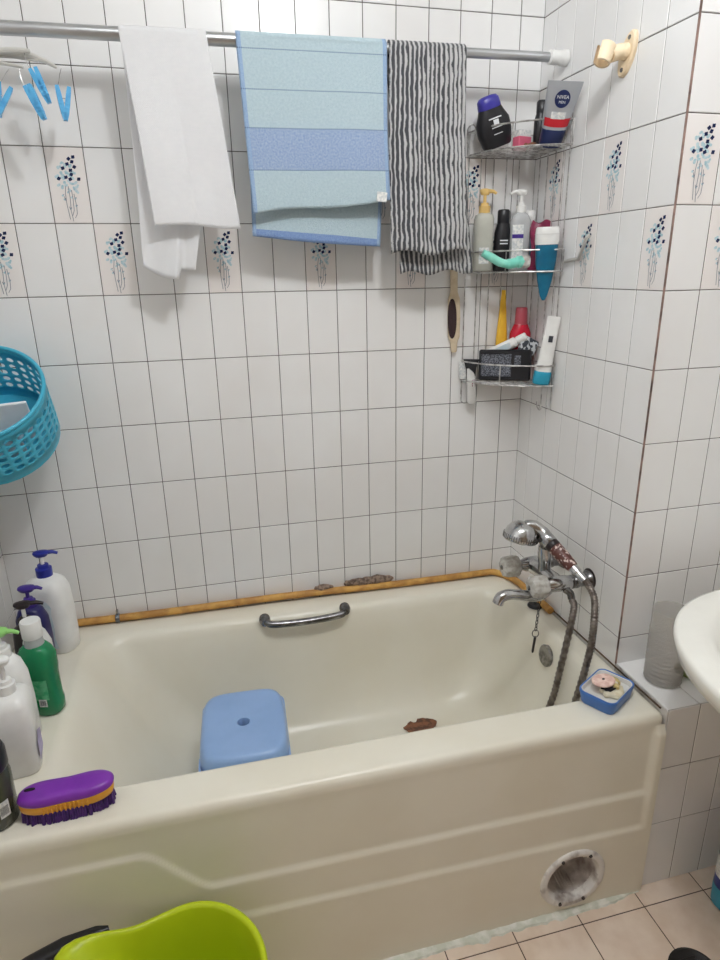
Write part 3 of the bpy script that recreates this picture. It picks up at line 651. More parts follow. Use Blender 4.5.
# ------------------------------------------------------------------ yellow hose along the back of the bath
t = thing('garden_hose', 'dirty yellow hose lying along the back rim of the bath', 'hose', (.5, -.018, .537))
hp = [(x, -.0165 - .002 * math.sin(x * 9), rim(x, -.02) + .0135 + .004 * math.exp(-((x - .45) / .35) ** 2)) for x in [-.255 + k * .06 for k in range(25)]] + [(1.205, -.022, .532), (1.226, -.048, .5315), (1.240, -.09, .532), (1.245, -.17, .534), (1.246, -.30, .535)]
b = MB(); b.tube(smooth_path(hp, 5), .0108, 14); b.build('pipe', 'orange_hose', t, t.location)
b = MB(); b.lathe([(.0118, -.006), (.0135, -.004), (.0135, .004), (.0118, .006)], 20, along((1, 0, 0), (.003, -.0166, rim(0, 0) + .0140))); b.rbox(-.003, .003, -.006, .004, .008, .026, .002, .001, Matrix.Translation((.003, -.012, rim(0, 0) + .0135))); b.build('hose_clamp', 'chrome_worn', t, t.location)
def lump(label, cx, w_, h_, seed):
    b = MB(); rings = []
    for i in range(25):
        k = i / 24; x = cx + w_ * (k - .5); e = math.sqrt(max(1 - (2 * k - 1) ** 2, .002)) * (.75 + .5 * noise.noise(V(x * 60, seed, 0)))
        ring = []
        for j in range(14):
            a = 2 * PI * j / 14; nn = 1 + .35 * noise.noise(V(x * 90, math.cos(a) * 1.5, math.sin(a) * 1.5 + seed))
            ring.append(V(x, -.0125 + .0115 * e * math.cos(a) * min(nn, 1.05), rim(x, 0) + .018 + h_ * .5 + h_ * .62 * e ** .6 * nn * math.sin(a)))
        rings.append(ring)
    b.loft(rings); o = b.build('filler_lump', 'crust', None, (cx, -.010, rim(cx, 0) + .02)); tag(o, label, 'filler lump', 'crusty filler lumps over the hose')
lump('small brown crusty lump on the wall above the hose, left one', .618, .062, .022, 1.0)
lump('wide brown crusty lump on the wall above the hose, right one', .765, .165, .032, 5.0)

# ------------------------------------------------------------------ stool in the bath
t = thing('bath_stool', 'light blue plastic stool with a finger hole standing in the bath', 'stool', (.331, -.396, .1585), math.radians(-3))
HT = .258; b = MB()
def sq(z, k, n=4.6, N=64): return se_ring(z, .106 * k, .130 * k, n, N)
b.loft([sq(HT - .045, 1.045), sq(HT - .030, 1.03), sq(HT - .012, 1.0), sq(HT - .004, .965), sq(HT, .90), sq(HT - .001, .80), sq(HT - .003, .5, 3)] + [se_ring(HT - .0035, r, r * .92, 2, 64) for r in (.022, .0165)] + [se_ring(HT - .012, .0145, .0135, 2, 64), se_ring(HT - .03, .0145, .0135, 2, 64)] +
       [sq(HT - .03, .6), sq(HT - .012, .95), sq(HT - .045, 1.02), sq(HT - .045, 1.045)], False, False); b.build('seat', 'stool', t)
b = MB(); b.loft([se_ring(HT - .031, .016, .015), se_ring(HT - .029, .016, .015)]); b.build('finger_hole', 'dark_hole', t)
for sx in (-1, 1):
    for sy in (-1, 1):
        b = MB(); rings = []
        for z, k in ((0, 1.14), (.02, 1.13), (HT - .05, 1.045), (HT - .035, 1.035)):
            wdt = .045 + .012 * (z / HT) ** 2 * 2
            X, Y, r = .106 * k, .130 * k, .03
            pts = [V(X - wdt, Y, z)] + [V(X - r + r * math.sin(a), Y - r + r * math.cos(a), z) for a in [q * PI / 12 for q in range(7)]] + [V(X, Y - wdt, z)]
            pts += [V(X - .004, Y - wdt, z)] + [V(X - r + (r - .004) * math.sin(a), Y - r + (r - .004) * math.cos(a), z) for a in [q * PI / 12 for q in range(6, -1, -1)]] + [V(X - wdt, Y - .004, z)]
            rings.append([V(sx * p.x, sy * p.y, p.z) for p in pts])
        b.loft(rings); b.build('leg', 'stool', t)

# ------------------------------------------------------------------ bath tap, shower handset, hose, plug
t = thing('bath_mixer_tap', 'old chrome bath mixer tap with clear knobs on the right wall', 'tap', (XR, -.375, .70))
L0 = t.location; y1, y2, zt = -.312, -.440, .706
b = MB()
b.tube([(1.165, y1 + .004, zt), (1.165, y1 - .02, zt), (1.168, (y1 + y2) / 2, zt), (1.168, y2 + .02, zt), (1.165, y2 - .006, zt)], [.019, .023, .0195, .023, .019], 20)
for y in (y1, y2): b.tube([(1.118, y, zt), (1.132, y, zt), (1.145, y, zt), (1.180, y, zt), (1.205, y, zt)], [.013, .0145, .020, .0215, .018], 20)
b.tube([(1.168, -.376, zt), (1.166, -.376, zt + .03), (1.164, -.376, zt + .062), (1.163, -.376, zt + .084)], [.018, .017, .0195, .018], 18)
b.build('mixer_body', 'chrome', t, L0)
for y in (y1, y2):
    b = MB(); b.lathe([(.0165, 0), (.0185, .003), (.0185, .010), (.0165, .012), (.0185, .016), (.0185, .022), (.016, .026), (.016, .052)], 20, along((1, 0, 0), (1.204, y, zt))); b.build('union_nut', 'chrome_worn', t, L0)
    b = MB(); b.lathe([(.028, .0), (.028, .002), (.020, .004)], 24, along((-1, 0, 0), (XR - .0015, y, zt + .002))); fl_ = b.build('wall_flange', 'darkbrown_pl', t, L0)
    b = MB(); b.lathe([(.0245, .003), (.0240, .008), (.019, .015), (.0165, .018)], 24, along((-1, 0, 0), (XR - .0015, y, zt + .001))); o = b.build('escutcheon', 'chrome_worn', fl_); o.data.transform(Matrix.Translation(-L0))
    b = MB(); rings = []
    for z, r in ((-.006, .016), (-.002, .023), (.006, .0275), (.034, .0265), (.043, .0235), (.047, .015)):
        rings.append([V(1.140 - z - (.020 if y == y1 else .006), y + 1.08 * r * (1 + .07 * math.cos(8 * a)) * math.cos(a), zt + 1.08 * r * (1 + .07 * math.cos(8 * a)) * math.sin(a)) for a in [2 * PI * k / 48 for k in range(48)]])
    b.loft(rings); kb = b.build('knob', 'acrylic', t, L0)
    b = MB(); b.lathe([(.0065, 0), (.0065, .002), (.004, .003)], 14, along((-1, 0, 0), (1.0733 if y == y1 else 1.0873, y, zt))); o = b.build('knob_screw', 'chrome_worn', kb); o.data.transform(Matrix.Translation(-L0))
b = MB(); b.tube(smooth_path([(1.150, -.430, zt - .016), (1.118, -.436, zt - .030), (1.07, -.440, zt - .019), (1.03, -.442, zt - .010), (1.006, -.443, zt - .014), (.998, -.443, zt - .030)], 6), [.015] * 6 + [.0145] * 6 + [.0140] * 6 + [.0145] * 6 + [.0145] * 7, 16); b.build('spout', 'chrome', t, L0)
b = MB(); b.tube([(1.163, -.376, zt + .078), (1.161, -.384, zt + .096)], [.015, .019], 18); b.lathe([(.019, -.010), (.0205, -.006), (.0205, .010), (.019, .013)], 22, along((.25, -.72, -.42), (1.159, -.388, zt + .104)))
b.build('cradle', 'chrome_worn', t, L0)
b = MB(); b.tube(smooth_path([(1.185, -.452, zt - .012), (1.195, -.462, zt - .02), (1.196, -.470, zt - .034)], 4), .0098, 14); b.build('hose_outlet', 'chrome_worn', t, L0)

t = thing('shower_handset', 'chrome shower head with peeling brown handle resting on the tap cradle', 'shower head', (1.095, -.36, .80))
L0 = t.location; ax = V(-.20, -.05, -1).normalized(); m4 = along(-ax, (1.098, -.357, .806))
b = MB(); b.lathe([(.030, -.002), (.044, -.001), (.047, .004), (.047, .016), (.044, .021), (.041, .030), (.033, .041), (.020, .049), (.006, .052)], 40, m4)
b.tube(smooth_path([(1.110, -.360, .846), (1.130, -.366, .846), (1.148, -.380, .832), (1.155, -.396, .819)], 5), [.016] * 5 + [.0165] * 5 + [.0175] * 6, 18); b.build('spray_head', 'chrome', t, L0)
b = MB()
for k in range(44):
    a = 2 * PI * k / 44; b.rbox(-.0009, .0009, -.0006, .0012, .003, .017, .0004, .0002, m4 @ Matrix.Rotation(a, 4, 'Z') @ Matrix.Translation((0, -.0470, 0)), nc=2)
b.build('grip_ribs', 'chrome_worn', t, L0)
A, Bq = V(1.150, -.387, .824), V(1.199, -.512, .747); dd = (Bq - A).normalized(); ln = (Bq - A).length
b = MB(); b.lathe([(.0190, 0), (.0200, .003), (.0200, .026), (.0185, .028)], 24, along(dd, A)); b.build('collar', 'chrome', t, L0)
b = MB(); b.lathe([(.0185, .027), (.0195, .030), (.0195, .040), (.018, .043)], 24, along(dd, A)); b.build('grey_band', 'darkbrown_pl', t, L0)
b = MB(); b.lathe([(.0175, .042), (.0190, .046), (.0185, .075), (.0160, .106), (.0140, .112)], 24, along(dd, A)); b.build('handle', 'brown_handle', t, L0)
b = MB(); b.lathe([(.0130, .111), (.0128, .128), (.0106, .130), (.0100, ln)], 20, along(dd, A)); b.build('hose_nut', 'chrome', t, L0)

t = thing('shower_hose', 'grey flexible metal hose looping down from the shower head into the bath', 'hose', (1.15, -.53, .19))
hp = [Bq - dd * .006, Bq + dd * .010, (1.206, -.548, .714), (1.190, -.578, .674), (1.183, -.588, .624), (1.174, -.592, .571), (1.160, -.590, .483), (1.140, -.580, .36), (1.118, -.566, .26), (1.088, -.545, .188), (1.062, -.515, .176), (1.066, -.482, .180), (1.095, -.470, .212), (1.128, -.486, .30), (1.148, -.500, .40), (1.160, -.502, .484), (1.177, -.502, .602), (1.192, -.489, .660), (1.196, -.472, zt - .036)]
pts = smooth_path(hp, 26); b = MB(); b.tube(pts, [.0092 if (i // 2) % 2 else .0080 for i in range(len(pts))], 14); b.build('hose', 'flex', t, t.location, angle=80)
# chain and plug
t = thing('plug_chain', 'short black chain with ring and pin hanging below the bath tap', 'chain', (1.118, -.436, .655))
b = MB(); cp = [V(1.128, -.432, .668), V(1.124, -.428, .60)]
P0, P1 = V(1.1235, -.4375, .672), V(1.1235, -.4280, .565)
for k in range(10):
    c = P0.lerp(P1, (k + .5) / 10); r = .0062
    e = V(1, 0, 0) if k % 2 else V(0, 1, 0)
    b.tube([c + e * (.0034 * math.cos(a)) + V(0, 0, 1) * (r * math.sin(a)) for a in [q * PI / 6 for q in range(12)]], .0011, 6, closed=True)
b.build('links', 'darkbrown_pl', t, t.location)
b = MB(); c = P1 + V(0, 0, -.009); b.tube([c + V(.0095 * math.cos(a), .003 * math.sin(a), .0095 * math.sin(a)) for a in [q * PI / 10 for q in range(20)]], .0013, 6, closed=True); b.build('ring', 'chrome_worn', t, t.location)
b = MB(); b.lathe([(.0028, 0), (.0036, .004), (.0034, .045), (.002, .050)], 12, along((-.09, 0, -1), P1 + V(0, 0, -.0185))); b.build('pin', 'darkbrown_pl', t, t.location)
t = thing('bath_plug', 'round black rubber plug on the bath corner under the tap', 'plug', (1.226, -.245, rim(1.226, -.245) + .0005))
cyl(t, 'stopper', 'black_pl', [(.019, 0), (.0225, .002), (.0225, .006), (.018, .011), (.006, .0125)]); cyl(t, 'eyelet', 'chrome_worn', [(.004, .0125), (.004, .017), (.001, .018)], N=12)

# ------------------------------------------------------------------ blue soap box on the right corner of the bath, and what lies in it
SX, SY = 1.166, -.684; SR = math.radians(30); sz = rimz(SX, SY)
t = thing('soap_box', 'square blue soap dish with white tray on right corner of the bath', 'soap dish', (SX, SY, sz), SR)
b = MB(); R_ = lambda z, k, r: rr_ring(z, -.060 * k, .060 * k, -.045 * k, .045 * k, r, 8)
b.loft([R_(0, .86, .014), R_(.003, .90, .016), R_(.024, .97, .018), R_(.029, 1.0, .019), R_(.034, 1.0, .019), R_(.036, .985, .0185), R_(.035, .93, .017), R_(.022, .90, .016), R_(.008, .84, .014)], True, True); b.build('dish', 'soapblue', t)
b = MB(); b.loft([R_(.020, .86, .015), R_(.0335, .925, .016), R_(.0352, .92, .016), R_(.0345, .89, .015), R_(.024, .85, .014), R_(.0225, .80, .013)], True, True)
b.build('tray', 'offwhite_pl', t)
def local(p): return Matrix.Translation((SX, SY, sz)) @ Matrix.Rotation(SR, 4, 'Z') @ V(*p)
def blob(name, label, cat, material, c, a, bb, h, tilt=(0, 0), seed=1, rough=.12, grp=None):
    b = MB(); rings = []; pr = [(0, .8), (.2, .97), (.6, 1), (.9, .93), (1, .75)]
    for z, k in pr:
        rings.append([V(a * k * math.cos(q) * (1 + rough * noise.noise(V(math.cos(q) * 1.6, math.sin(q) * 1.6, seed))), bb * k * math.sin(q) * (1 + rough * noise.noise(V(math.cos(q) * 1.6, math.sin(q) * 1.6, seed + 4))), h * z) for q in [2 * PI * i / 32 for i in range(32)]])
    b.loft(rings); o = b.build(name, material); o.location = local(c); o.rotation_euler = (tilt[0], tilt[1], SR); return tag(o, label, cat, grp)
blob('soap_bar', 'chunky cream soap bar in the blue dish, under the dark scraps', 'soap', 'soap', (.002, -.012, .0232), .031, .024, .013, seed=2, rough=.5)
blob('soap_scrap', 'small black scrap between the soap and the pink pad', 'soap', 'dark_hole', (-.004, -.006, .0366), .022, .014, .006, seed=3, rough=.6)
blob('soap_piece', 'little orange brown soap piece beside the pink pad', 'soap', 'soapyellow', (.004, -.019, .0380), .009, .007, .008, seed=6, rough=.5)
blob('soap_piece', 'yellowish soap piece at the right side of the blue dish', 'soap', 'soapyellow', (.035, .002, .0232), .011, .015, .014, seed=8, rough=.5)
o = blob('round_pad', 'round pink pad with a small hole lying on top of the soap', 'pad', 'pinkpad', (-.004, .008, .0432), .031, .025, .008, (-.10, .06), 9, .06)
b = MB(); b.loft([se_ring(z, .0042, .003, 2, 14) for z in (.0072, .0084)]); b.build('hole', 'dark_hole', o)

# ------------------------------------------------------------------ tumbler and sponge on the tiled ledge
t = thing('plastic_tumbler', 'tall ribbed frosted plastic tumbler standing on the tiled ledge', 'tumbler', (1.333, -.668, ZR + .0003))
prof = [(.036, 0), (.0405, .003)] + [(.0415 + .0022 * math.sin(k * PI / 2 + .5) * (1 if k < 46 else 0) + .0018 * k / 64, .006 + .186 * k / 64) for k in range(65)]
b = MB(); b.lathe(prof + [(r - .002, z) for r, z in reversed(prof[2:])] + [(.030, .006)], 48, None, 0, True, True); b.build('cup', 'frost', t, angle=70)
b = MB(); b.rbox(-.022, .022, -.030, .030, 0, .022, .008, .004, Matrix.Rotation(.4, 4, 'Z')); o = b.build('sponge', 'sponge'); o.location = (1.410, -.668, ZR + .0003); tag(o, 'dull green sponge on the ledge between tumbler and sink', 'sponge')

# ------------------------------------------------------------------ sink
t = thing('sink', 'white ceramic sink jutting in at the right edge', 'sink', (1.47, -1.12, 0))
def sr(z, a, c, n=2.5, dx=0): return [V(min(p.x, XE - .006 - 1.47), p.y, z) for p in se_ring(z, a, c, n, 96, dx, 0)]
b = MB()
b.loft([sr(.60, .09, .09, 2), sr(.66, .20, .23, 2.2), sr(.72, .29, .335, 2.4), sr(.752, .335, .385, 2.4), sr(.760, .350, .402, 2.4), sr(.788, .357, .409, 2.4), sr(.797, .355, .407, 2.4), sr(.800, .349, .401, 2.4), sr(.8005, .315, .366, 2.4), sr(.799, .300, .350, 2.4), sr(.793, .288, .338, 2.4), sr(.775, .276, .325, 2.4), sr(.72, .235, .28, 2.3), sr(.67, .13, .15, 2), sr(.66, .04, .04, 2)], True, True); b.build('basin', 'ceramic', t, angle=60)
b = MB(); b.lathe([(.10, 0), (.10, .02), (.075, .06), (.07, .5), (.085, .62)], 32, Matrix.Translation((.10, 0, 0))); b.build('pedestal', 'ceramic', t)
cyl(t, 'drain_ring', 'chrome', [(.022, .6605), (.022, .663), (.016, .664)])

# ------------------------------------------------------------------ floor drain, detergent bottle, lime tub
t = thing('floor_drain', 'round black drain grate in the beige floor tiles', 'drain', (1.252, -.980, .0015))
cyl(t, 'rim', 'drain', [(.056, 0), (.056, .003), (.050, .005), (.046, .003), (.044, .0015)], N=40)
b = MB()
for k in range(6): b.rbox(-.038 + abs(k - 2.5) * .005, .038 - abs(k - 2.5) * .005, -.030 + k * .012 - .003, -.030 + k * .012 + .003, .0012, .0045, .002, .001)
b.build('grate', 'drain', t)
t = thing('detergent_bottle', 'dark blue bottle with teal base on the floor under the sink', 'bottle', (1.458, -.862, .0016), .3)
body(t, [(0, .040, .034), (.006, .046, .039), (.05, .048, .041), (.16, .048, .041), (.22, .038, .033), (.245, .018, .018)], 'blue_det', 2.5)
body(t, [(.004, .0466, .0396), (.045, .0486, .0416), (.060, .0486, .0416)], 'label_teal', 2.5, 'base_label', cap0=False, cap1=False)
body(t, [(.09, .0486, .0416), (.15, .0486, .0416)], 'label_w', 2.5, 'label', cap0=False, cap1=False)
cyl(t, 'cap', 'white_pl', [(.017, .244), (.017, .268), (.014, .272)])
t = thing('plastic_tub', 'lime green plastic tub with a black side handle on the floor before the bath', 'tub', (.184, -.937, .0018))
def bk(z, k, sp=1.0, d=0):
    out = []
    for i in range(80):
        a = 2 * PI * i / 80; da = math.atan2(math.sin(a - 2.72), math.cos(a - 2.72))
        r = .142 * k + .094 * sp * math.exp(-(da / .32) ** 2) - d
        out.append(V(r * math.cos(a), r * math.sin(a), z + .010 * sp * math.exp(-(da / .4) ** 2) - .006 * sp * math.exp(-((da + .9) / .3) ** 2)))
    return out
b = MB(); b.loft([bk(.0, .70, 0), bk(.006, .73, 0), bk(.20, .88, .05), bk(.28, .945, .35), bk(.318, .985, .8), bk(.325, 1.03, 1.0), bk(.331, 1.035, 1.0), bk(.334, 1.01, .98), bk(.333, .965, .9), bk(.326, .945, .82), bk(.28, .915, .28), bk(.20, .85, .03), bk(.012, .69, 0)]); b.build('bowl', 'lime', t, angle=70)
b = MB(); rings = []
for p, wd, hh in (((-.138, .138, .324), .005, .004), ((-.158, .136, .325), .011, .006), ((-.215, .128, .321), .015, .009), ((-.275, .112, .312), .017, .010), ((-.330, .093, .300), .016, .009), ((-.348, .087, .296), .008, .005)):
    c = V(*p); d = V(-.93, -.35, 0); n_ = V(.35, -.93, 0)
    rings.append([c + n_ * (wd * math.copysign(abs(math.cos(a)) ** .7, math.cos(a))) + V(0, 0, hh * math.sin(a)) for a in [2 * PI * k / 20 for k in range(20)]])
b.loft(rings); b.build('handle', 'black_pl', t)

# ------------------------------------------------------------------ wire rack in the corner and the things on it
rk = thing('corner_rack', 'three tier wire corner rack hanging in the tiled corner', 'rack', (1.20, -.08, 1.187))
RL = rk.location
def arc(t, z, g=0):
    A, B_, M_ = V(1.058 + g, -.010, z), V(1.2555, -.200 + g, z), V(1.1225 + g * .6, -.138 + g * .6, z)
    c = 2 * M_ - (A + B_) / 2; return A * (1 - t) ** 2 + c * 2 * t * (1 - t) + B_ * t * t
def arc_x(y, z):
    ts = [k / 60 for k in range(61)]; return min((arc(t, z) for t in ts), key=lambda p: abs(p.y - y)).x
TIERS = ((1.790, .056), (1.4905, .054), (1.187, .056))
for z, h in TIERS:
    b = MB()
    for zz, r in ((z, .0022), (z + h, .0022)):
        b.tube([arc(k / 24, zz) for k in range(25)], r, 8)
    b.tube([(1.058, -.008, z), (1.2555, -.008, z), (1.2555, -.200, z)], .0018, 8); b.tube([(1.058, -.008, z + h), (1.2555, -.008, z + h), (1.2555, -.200, z + h)], .0015, 8)
    for k in range(1, 12):
        y = -.008 - k * .0165
        if y < -.19: break
        b.tube([(arc_x(y, z), y, z), (1.2555, y, z)], .0013, 6)
    for k in range(1, 6):
        a, c = arc(k / 6, z), V(1.2555 - (1 - k / 6) * .14, -.008 - k / 6 * .05, z); b.tube([a, c], .0013, 6)
    for t_ in (.0, .5, 1.0): b.tube([arc(t_, z), arc(t_, z + h)], .0016, 6)
    b.build('shelf', 'wire', rk, RL)
for i_, (x, y) in enumerate([(1.064, -.0065), (1.100, -.0065), (1.138, -.0065), (1.176, -.0065), (1.214, -.0065), (1.2585, -.040), (1.2585, -.080), (1.2585, -.120), (1.2585, -.158), (1.2585, -.186)]):
    b = MB(); lo, hi = (1.125, 1.862) if i_ in (0, 9) else (1.186, 1.846)
    b.tube([(x, y, lo), (x, y, hi)], .0015, 6); b.build('upright_wire', 'wire', rk, RL)
for x, y, z, dx, dy in ((1.060, -.012, 1.128, 1, 0), (1.2540, -.196, 1.130, 0, 1), (1.230, -.185, 1.128, 0, 1), (1.054, -.014, 1.852, 1, 0)):
    b = MB(); s_ = 1 if z < 1.5 else -1
    b.tube([(x, y, z + .055 * s_ * (1 if s_ > 0 else .6))] + [(x + dx * .011 * (1 - math.cos(a)), y + dy * .011 * (1 - math.cos(a)) - .006 * math.sin(a), z - s_ * .011 * math.sin(a)) for a in [k * PI / 10 for k in range(11)]] + [(x + dx * .022, y + dy * .022, z + .012 * s_)], .0017, 6); b.build('hook', 'wire', rk, RL)
b = MB(); b.tube([(XR - .006, -.200, 1.515), (XR - .006, -.262, 1.520), (XR - .020, -.300, 1.545), (XR - .024, -.318, 1.566), (XR - .018, -.322, 1.572)], .0045, 8); b.build('side_hook', 'clear_pl', rk, RL)

def placed(name, label, cat, base, top=None, spin=0, grp=None):
    o = bpy.data.objects.new(name, None); C.objects.link(o); o.empty_display_size = .02
    o.matrix_world = frame(base, top, spin=spin) if top else Matrix.Translation(base) @ Matrix.Rotation(spin, 4, 'Z')
    return tag(o, label, cat, grp)
Z1, Z2, Z3 = 1.7935, 1.494, 1.1905
FACE = -0.36                               # turn towards the open side of the corner
# top shelf
t = placed('shower_gel_bottle', 'black shower gel bottle with violet blue cap leaning on the top shelf', 'bottle', (1.118, -.066, Z1 + .010), (1.083, -.074, 1.900), 0)
body(t, [(0, .034, .019), (.004, .038, .022), (.035, .0455, .025), (.062, .0445, .024), (.082, .034, .021), (.092, .030, .020)], 'black_pl', 2.4)
body(t, [(.090, .0290, .0205), (.093, .0300, .0215), (.112, .0280, .0200), (.119, .022, .016), (.121, .012, .009)], 'violetblue_pl', 2.4, 'cap')
b = MB()
for z, w_, h_ in ((.066, .017, .003), (.052, .007, .012), (.045, .014, .0025), (.030, .012, .002)):
    b.loft([[V(x, -.0262 - .0015 * (1 - abs(z - .048) / .03) + .012 * (x / .041) ** 2, zz) for x in [-w_ + 2 * w_ * k / 6 for k in range(7)]] for zz in (z, z + h_)], False, False, closed=False)
b.build('print', 'print_white', t)
t = placed('soap_carton', 'small pink and white carton on the middle of the top shelf', 'carton', (1.176, -.085, Z1 + .0005), None, .25)
b = MB(); b.rbox(-.021, .021, -.014, .014, 0, .030, .002, .001); b.build('box', 'pink_box', t)
b = MB(); b.rbox(-.0195, .0195, -.0125, .0125, .0302, .046, .002, .001); b.build('lid', 'label_w', t)
t = placed('hair_tie', 'small brown and pink bit lying before the pink carton', 'hair tie', (1.190, -.112, Z1 + .0005))
b = MB(); b.tube([(.015 * math.cos(a), .009 * math.sin(a), .006 + .002 * math.sin(3 * a)) for a in [k * PI / 12 for k in range(24)]], .0055, 8, closed=True); b.build('ring', 'rust', t)
t = placed('face_wash_tube', 'silver and navy face wash tube with red band leaning out of top shelf', 'tube', (1.221, -.150, Z1 + .002), (1.2085, -.225, 1.909))
def tube_ring(z, w_, d_, n=2.3): return se_ring(z, w_, d_, n, 36)
b = MB(); b.loft([tube_ring(0, .026, .019), tube_ring(.004, .0285, .0205), tube_ring(.040, .0300, .0200), tube_ring(.043, .0300, .0198)]); b.build('cap', 'tube_navy', t)
b = MB(); b.loft([tube_ring(.0425, .0310, .0195), tube_ring(.075, .0350, .0155), tube_ring(.110, .0390, .0085), tube_ring(.136, .0415, .0022, 3), tube_ring(.145, .0420, .0012, 4)]); b.build('sleeve', 'silver_tube', t)
def front_y(z):
    for (a, q), (c, r) in zip(((.0425, .0195), (.075, .0155), (.110, .0085)), ((.075, .0155), (.110, .0085), (.14, .0022))):
        if z <= c: return -(q + (r - q) * (z - a) / (c - a)) - .0004
    return -.0026
b = MB(); b.loft([[V(w_ * x, (front_y(z) - .0004) + (-front_y(z)) * (1 - (1 - min(abs(x), .98) ** 2.3) ** (1 / 2.3)), z) for x in [-.93 + 1.86 * k / 20 for k in range(21)]] for z, w_ in ((.050, .0318), (.058, .0328), (.069, .0342))], False, False, closed=False); b.build('band', 'red_band', t)
b = MB(); b.loft([[V(w_ * x, (front_y(z) - .0008) + (-front_y(z)) * (1 - (1 - min(abs(x), .98) ** 2.3) ** (1 / 2.3)), z) for x in [-.55 + 1.0 * k / 12 for k in range(13)]] for z, w_ in ((.068, .0340), (.083, .0358))], False, False, closed=False); b.build('panel', 'label_w', t)
def disc(cz, r, lift, material, name):
    b = MB(); f = lambda q, a: V(r * q * math.cos(a), front_y(cz + r * q * math.sin(a)) - lift + (abs(r * q * math.cos(a)) / .039) ** 2.3 * .004, cz + r * q * math.sin(a))
    b.loft([[f(q, 2 * PI * k / 36) for k in range(36)] for q in (1, .8, .6, .4, .2, .02)], False, True); return b.build(name, material, t)
disc(.110, .0185, .0008, 'tube_navy', 'badge')
tl = Matrix.Rotation(PI / 2 - .20, 4, 'X')
lettering('lettering', 'NIVEA', .0105, Matrix.Translation((0, front_y(.114) - .0018, .114)) @ tl, 'print_white', t)
lettering('lettering', 'MEN', .0080, Matrix.Translation((0, front_y(.1035) - .0020, .1035)) @ tl, 'print_white', t)
t = placed('bottle', 'black bottle standing half hidden behind the silver tube', 'bottle', (1.226, -.088, Z1 + .0005))
body(t, [(0, .015, .013), (.003, .017, .015), (.07, .017, .015), (.085, .013, .012)], 'black_pl', 2.2); cyl(t, 'cap', 'black_pl', [(.012, .084), (.013, .088), (.013, .112), (.010, .116)])
# middle shelf
MG = 'toiletries on the middle shelf of the corner rack'
t = placed('pump_bottle', 'grey translucent pump bottle with pale yellow pump, left on the middle shelf', 'bottle', (1.097, -.046, Z2), None, -.2, MG)
body(t, [(0, .024, .020), (.003, .0265, .023), (.135, .0265, .023), (.146, .023, .020), (.152, .012, .012)], 'grey_btl', 3)
pump(t, .150, 'yellow_pump', .0155, .026, .022, .011, .032, .1)
b = MB(); b.poly([V(-.016, -.0236, .02), V(.012, -.0236, .02), V(.012, -.0236, .062), V(-.016, -.0236, .062)]); lb = b.build('label', 'label_w', t)
t = placed('bottle', 'black bottle standing between the two pump bottles on the middle shelf', 'bottle', (1.150, -.056, Z2), None, -.2, MG)
body(t, [(0, .021, .018), (.003, .023, .020), (.100, .023, .020), (.118, .018, .016), (.124, .0165, .0155)], 'black_pl', 2.4)
cyl(t, 'cap', 'black_pl', [(.0155, .123), (.0165, .126), (.0165, .155), (.014, .159)])
b = MB()
for z in (.070, .078): b.poly([V(-.012, -.0206, z), V(.010, -.0206, z), V(.010, -.0206, z + .003), V(-.012, -.0206, z + .003)])
b.build('print', 'print_white', t)
t = placed('pump_bottle', 'clear pump bottle with white pump and printed label on the middle shelf', 'bottle', (1.190, -.078, Z2), None, -.3, MG)
body(t, [(0, .025, .019), (.003, .0275, .0215), (.128, .0275, .0215), (.142, .021, .018), (.150, .012, .012)], 'clear_btl', 3)
pump(t, .148, 'white_pl', .0135, .026, .020, .011, .030, PI + .1)
b = MB(); b.poly([V(-.024, -.0222, .03), V(.006, -.0222, .03), V(.006, -.0222, .118), V(-.024, -.0222, .118)]); lb = b.build('label', 'label_w', t)
b = MB(); b.poly([V(-.024, -.0226, .084), V(.006, -.0226, .084), V(.006, -.0226, .094), V(-.024, -.0226, .094)]); b.build('label_stripe', 'purple_pump', lb)
t = placed('bottle', 'light blue bottle with white cap at the back of the middle shelf', 'bottle', (1.232, -.046, Z2), None, 0, MG)
body(t, [(0, .017, .015), (.003, .019, .017), (.112, .019, .017), (.122, .015, .014)], 'lightblue_btl', 2.4); cyl(t, 'cap', 'white_pl', [(.0155, .121), (.017, .124), (.017, .154), (.014, .158)])
t = placed('pouch', 'maroon plastic pouch crumpled behind the teal tube', 'pouch', (1.230, -.112, Z2), (1.238, -.108, Z2 + .13), .2)
b = MB(); rings = []
for k in range(13):
    q = k / 12; z = .126 * q; w_ = .026 + .004 * math.sin(q * 9); d_ = .014 * (1 - q) ** .6 + .0015
    rings.append([V(p.x + .004 * math.sin(q * 7), p.y + .003 * math.sin(p.x * 160 + q * 6), z + .006 * q * math.sin(p.x * 130)) for p in se_ring(0, w_, d_, 2.4, 36)])
b.loft(rings); b.build('body', 'maroon', t)
t = placed('tube', 'teal squeeze tube with white cap poking down through the middle shelf', 'tube', (1.2215, -.172, 1.4165), (1.2170, -.178, 1.60))
b = MB(); b.loft([tube_ring(0, .0035, .0010, 3), tube_ring(.012, .010, .0016, 3), tube_ring(.05, .0195, .008), tube_ring(.10, .0270, .0165), tube_ring(.142, .0295, .0210)]); b.build('sleeve', 'teal', t)
b = MB(); b.loft([tube_ring(.141, .0300, .0215), tube_ring(.150, .0315, .0225), tube_ring(.166, .0310, .0225), tube_ring(.180, .0300, .0215), tube_ring(.184, .027, .019)]); cp = b.build('cap', 'white_pl', t)
b = MB(); b.loft([tube_ring(.1655, .0318, .0232), tube_ring(.1675, .0318, .0232)]); b.build('cap_seam', 'offwhite_pl', cp)
t = placed('razor', 'mint green razor with pale head lying along the middle shelf rail', 'razor', (1.13, -.145, 1.515))
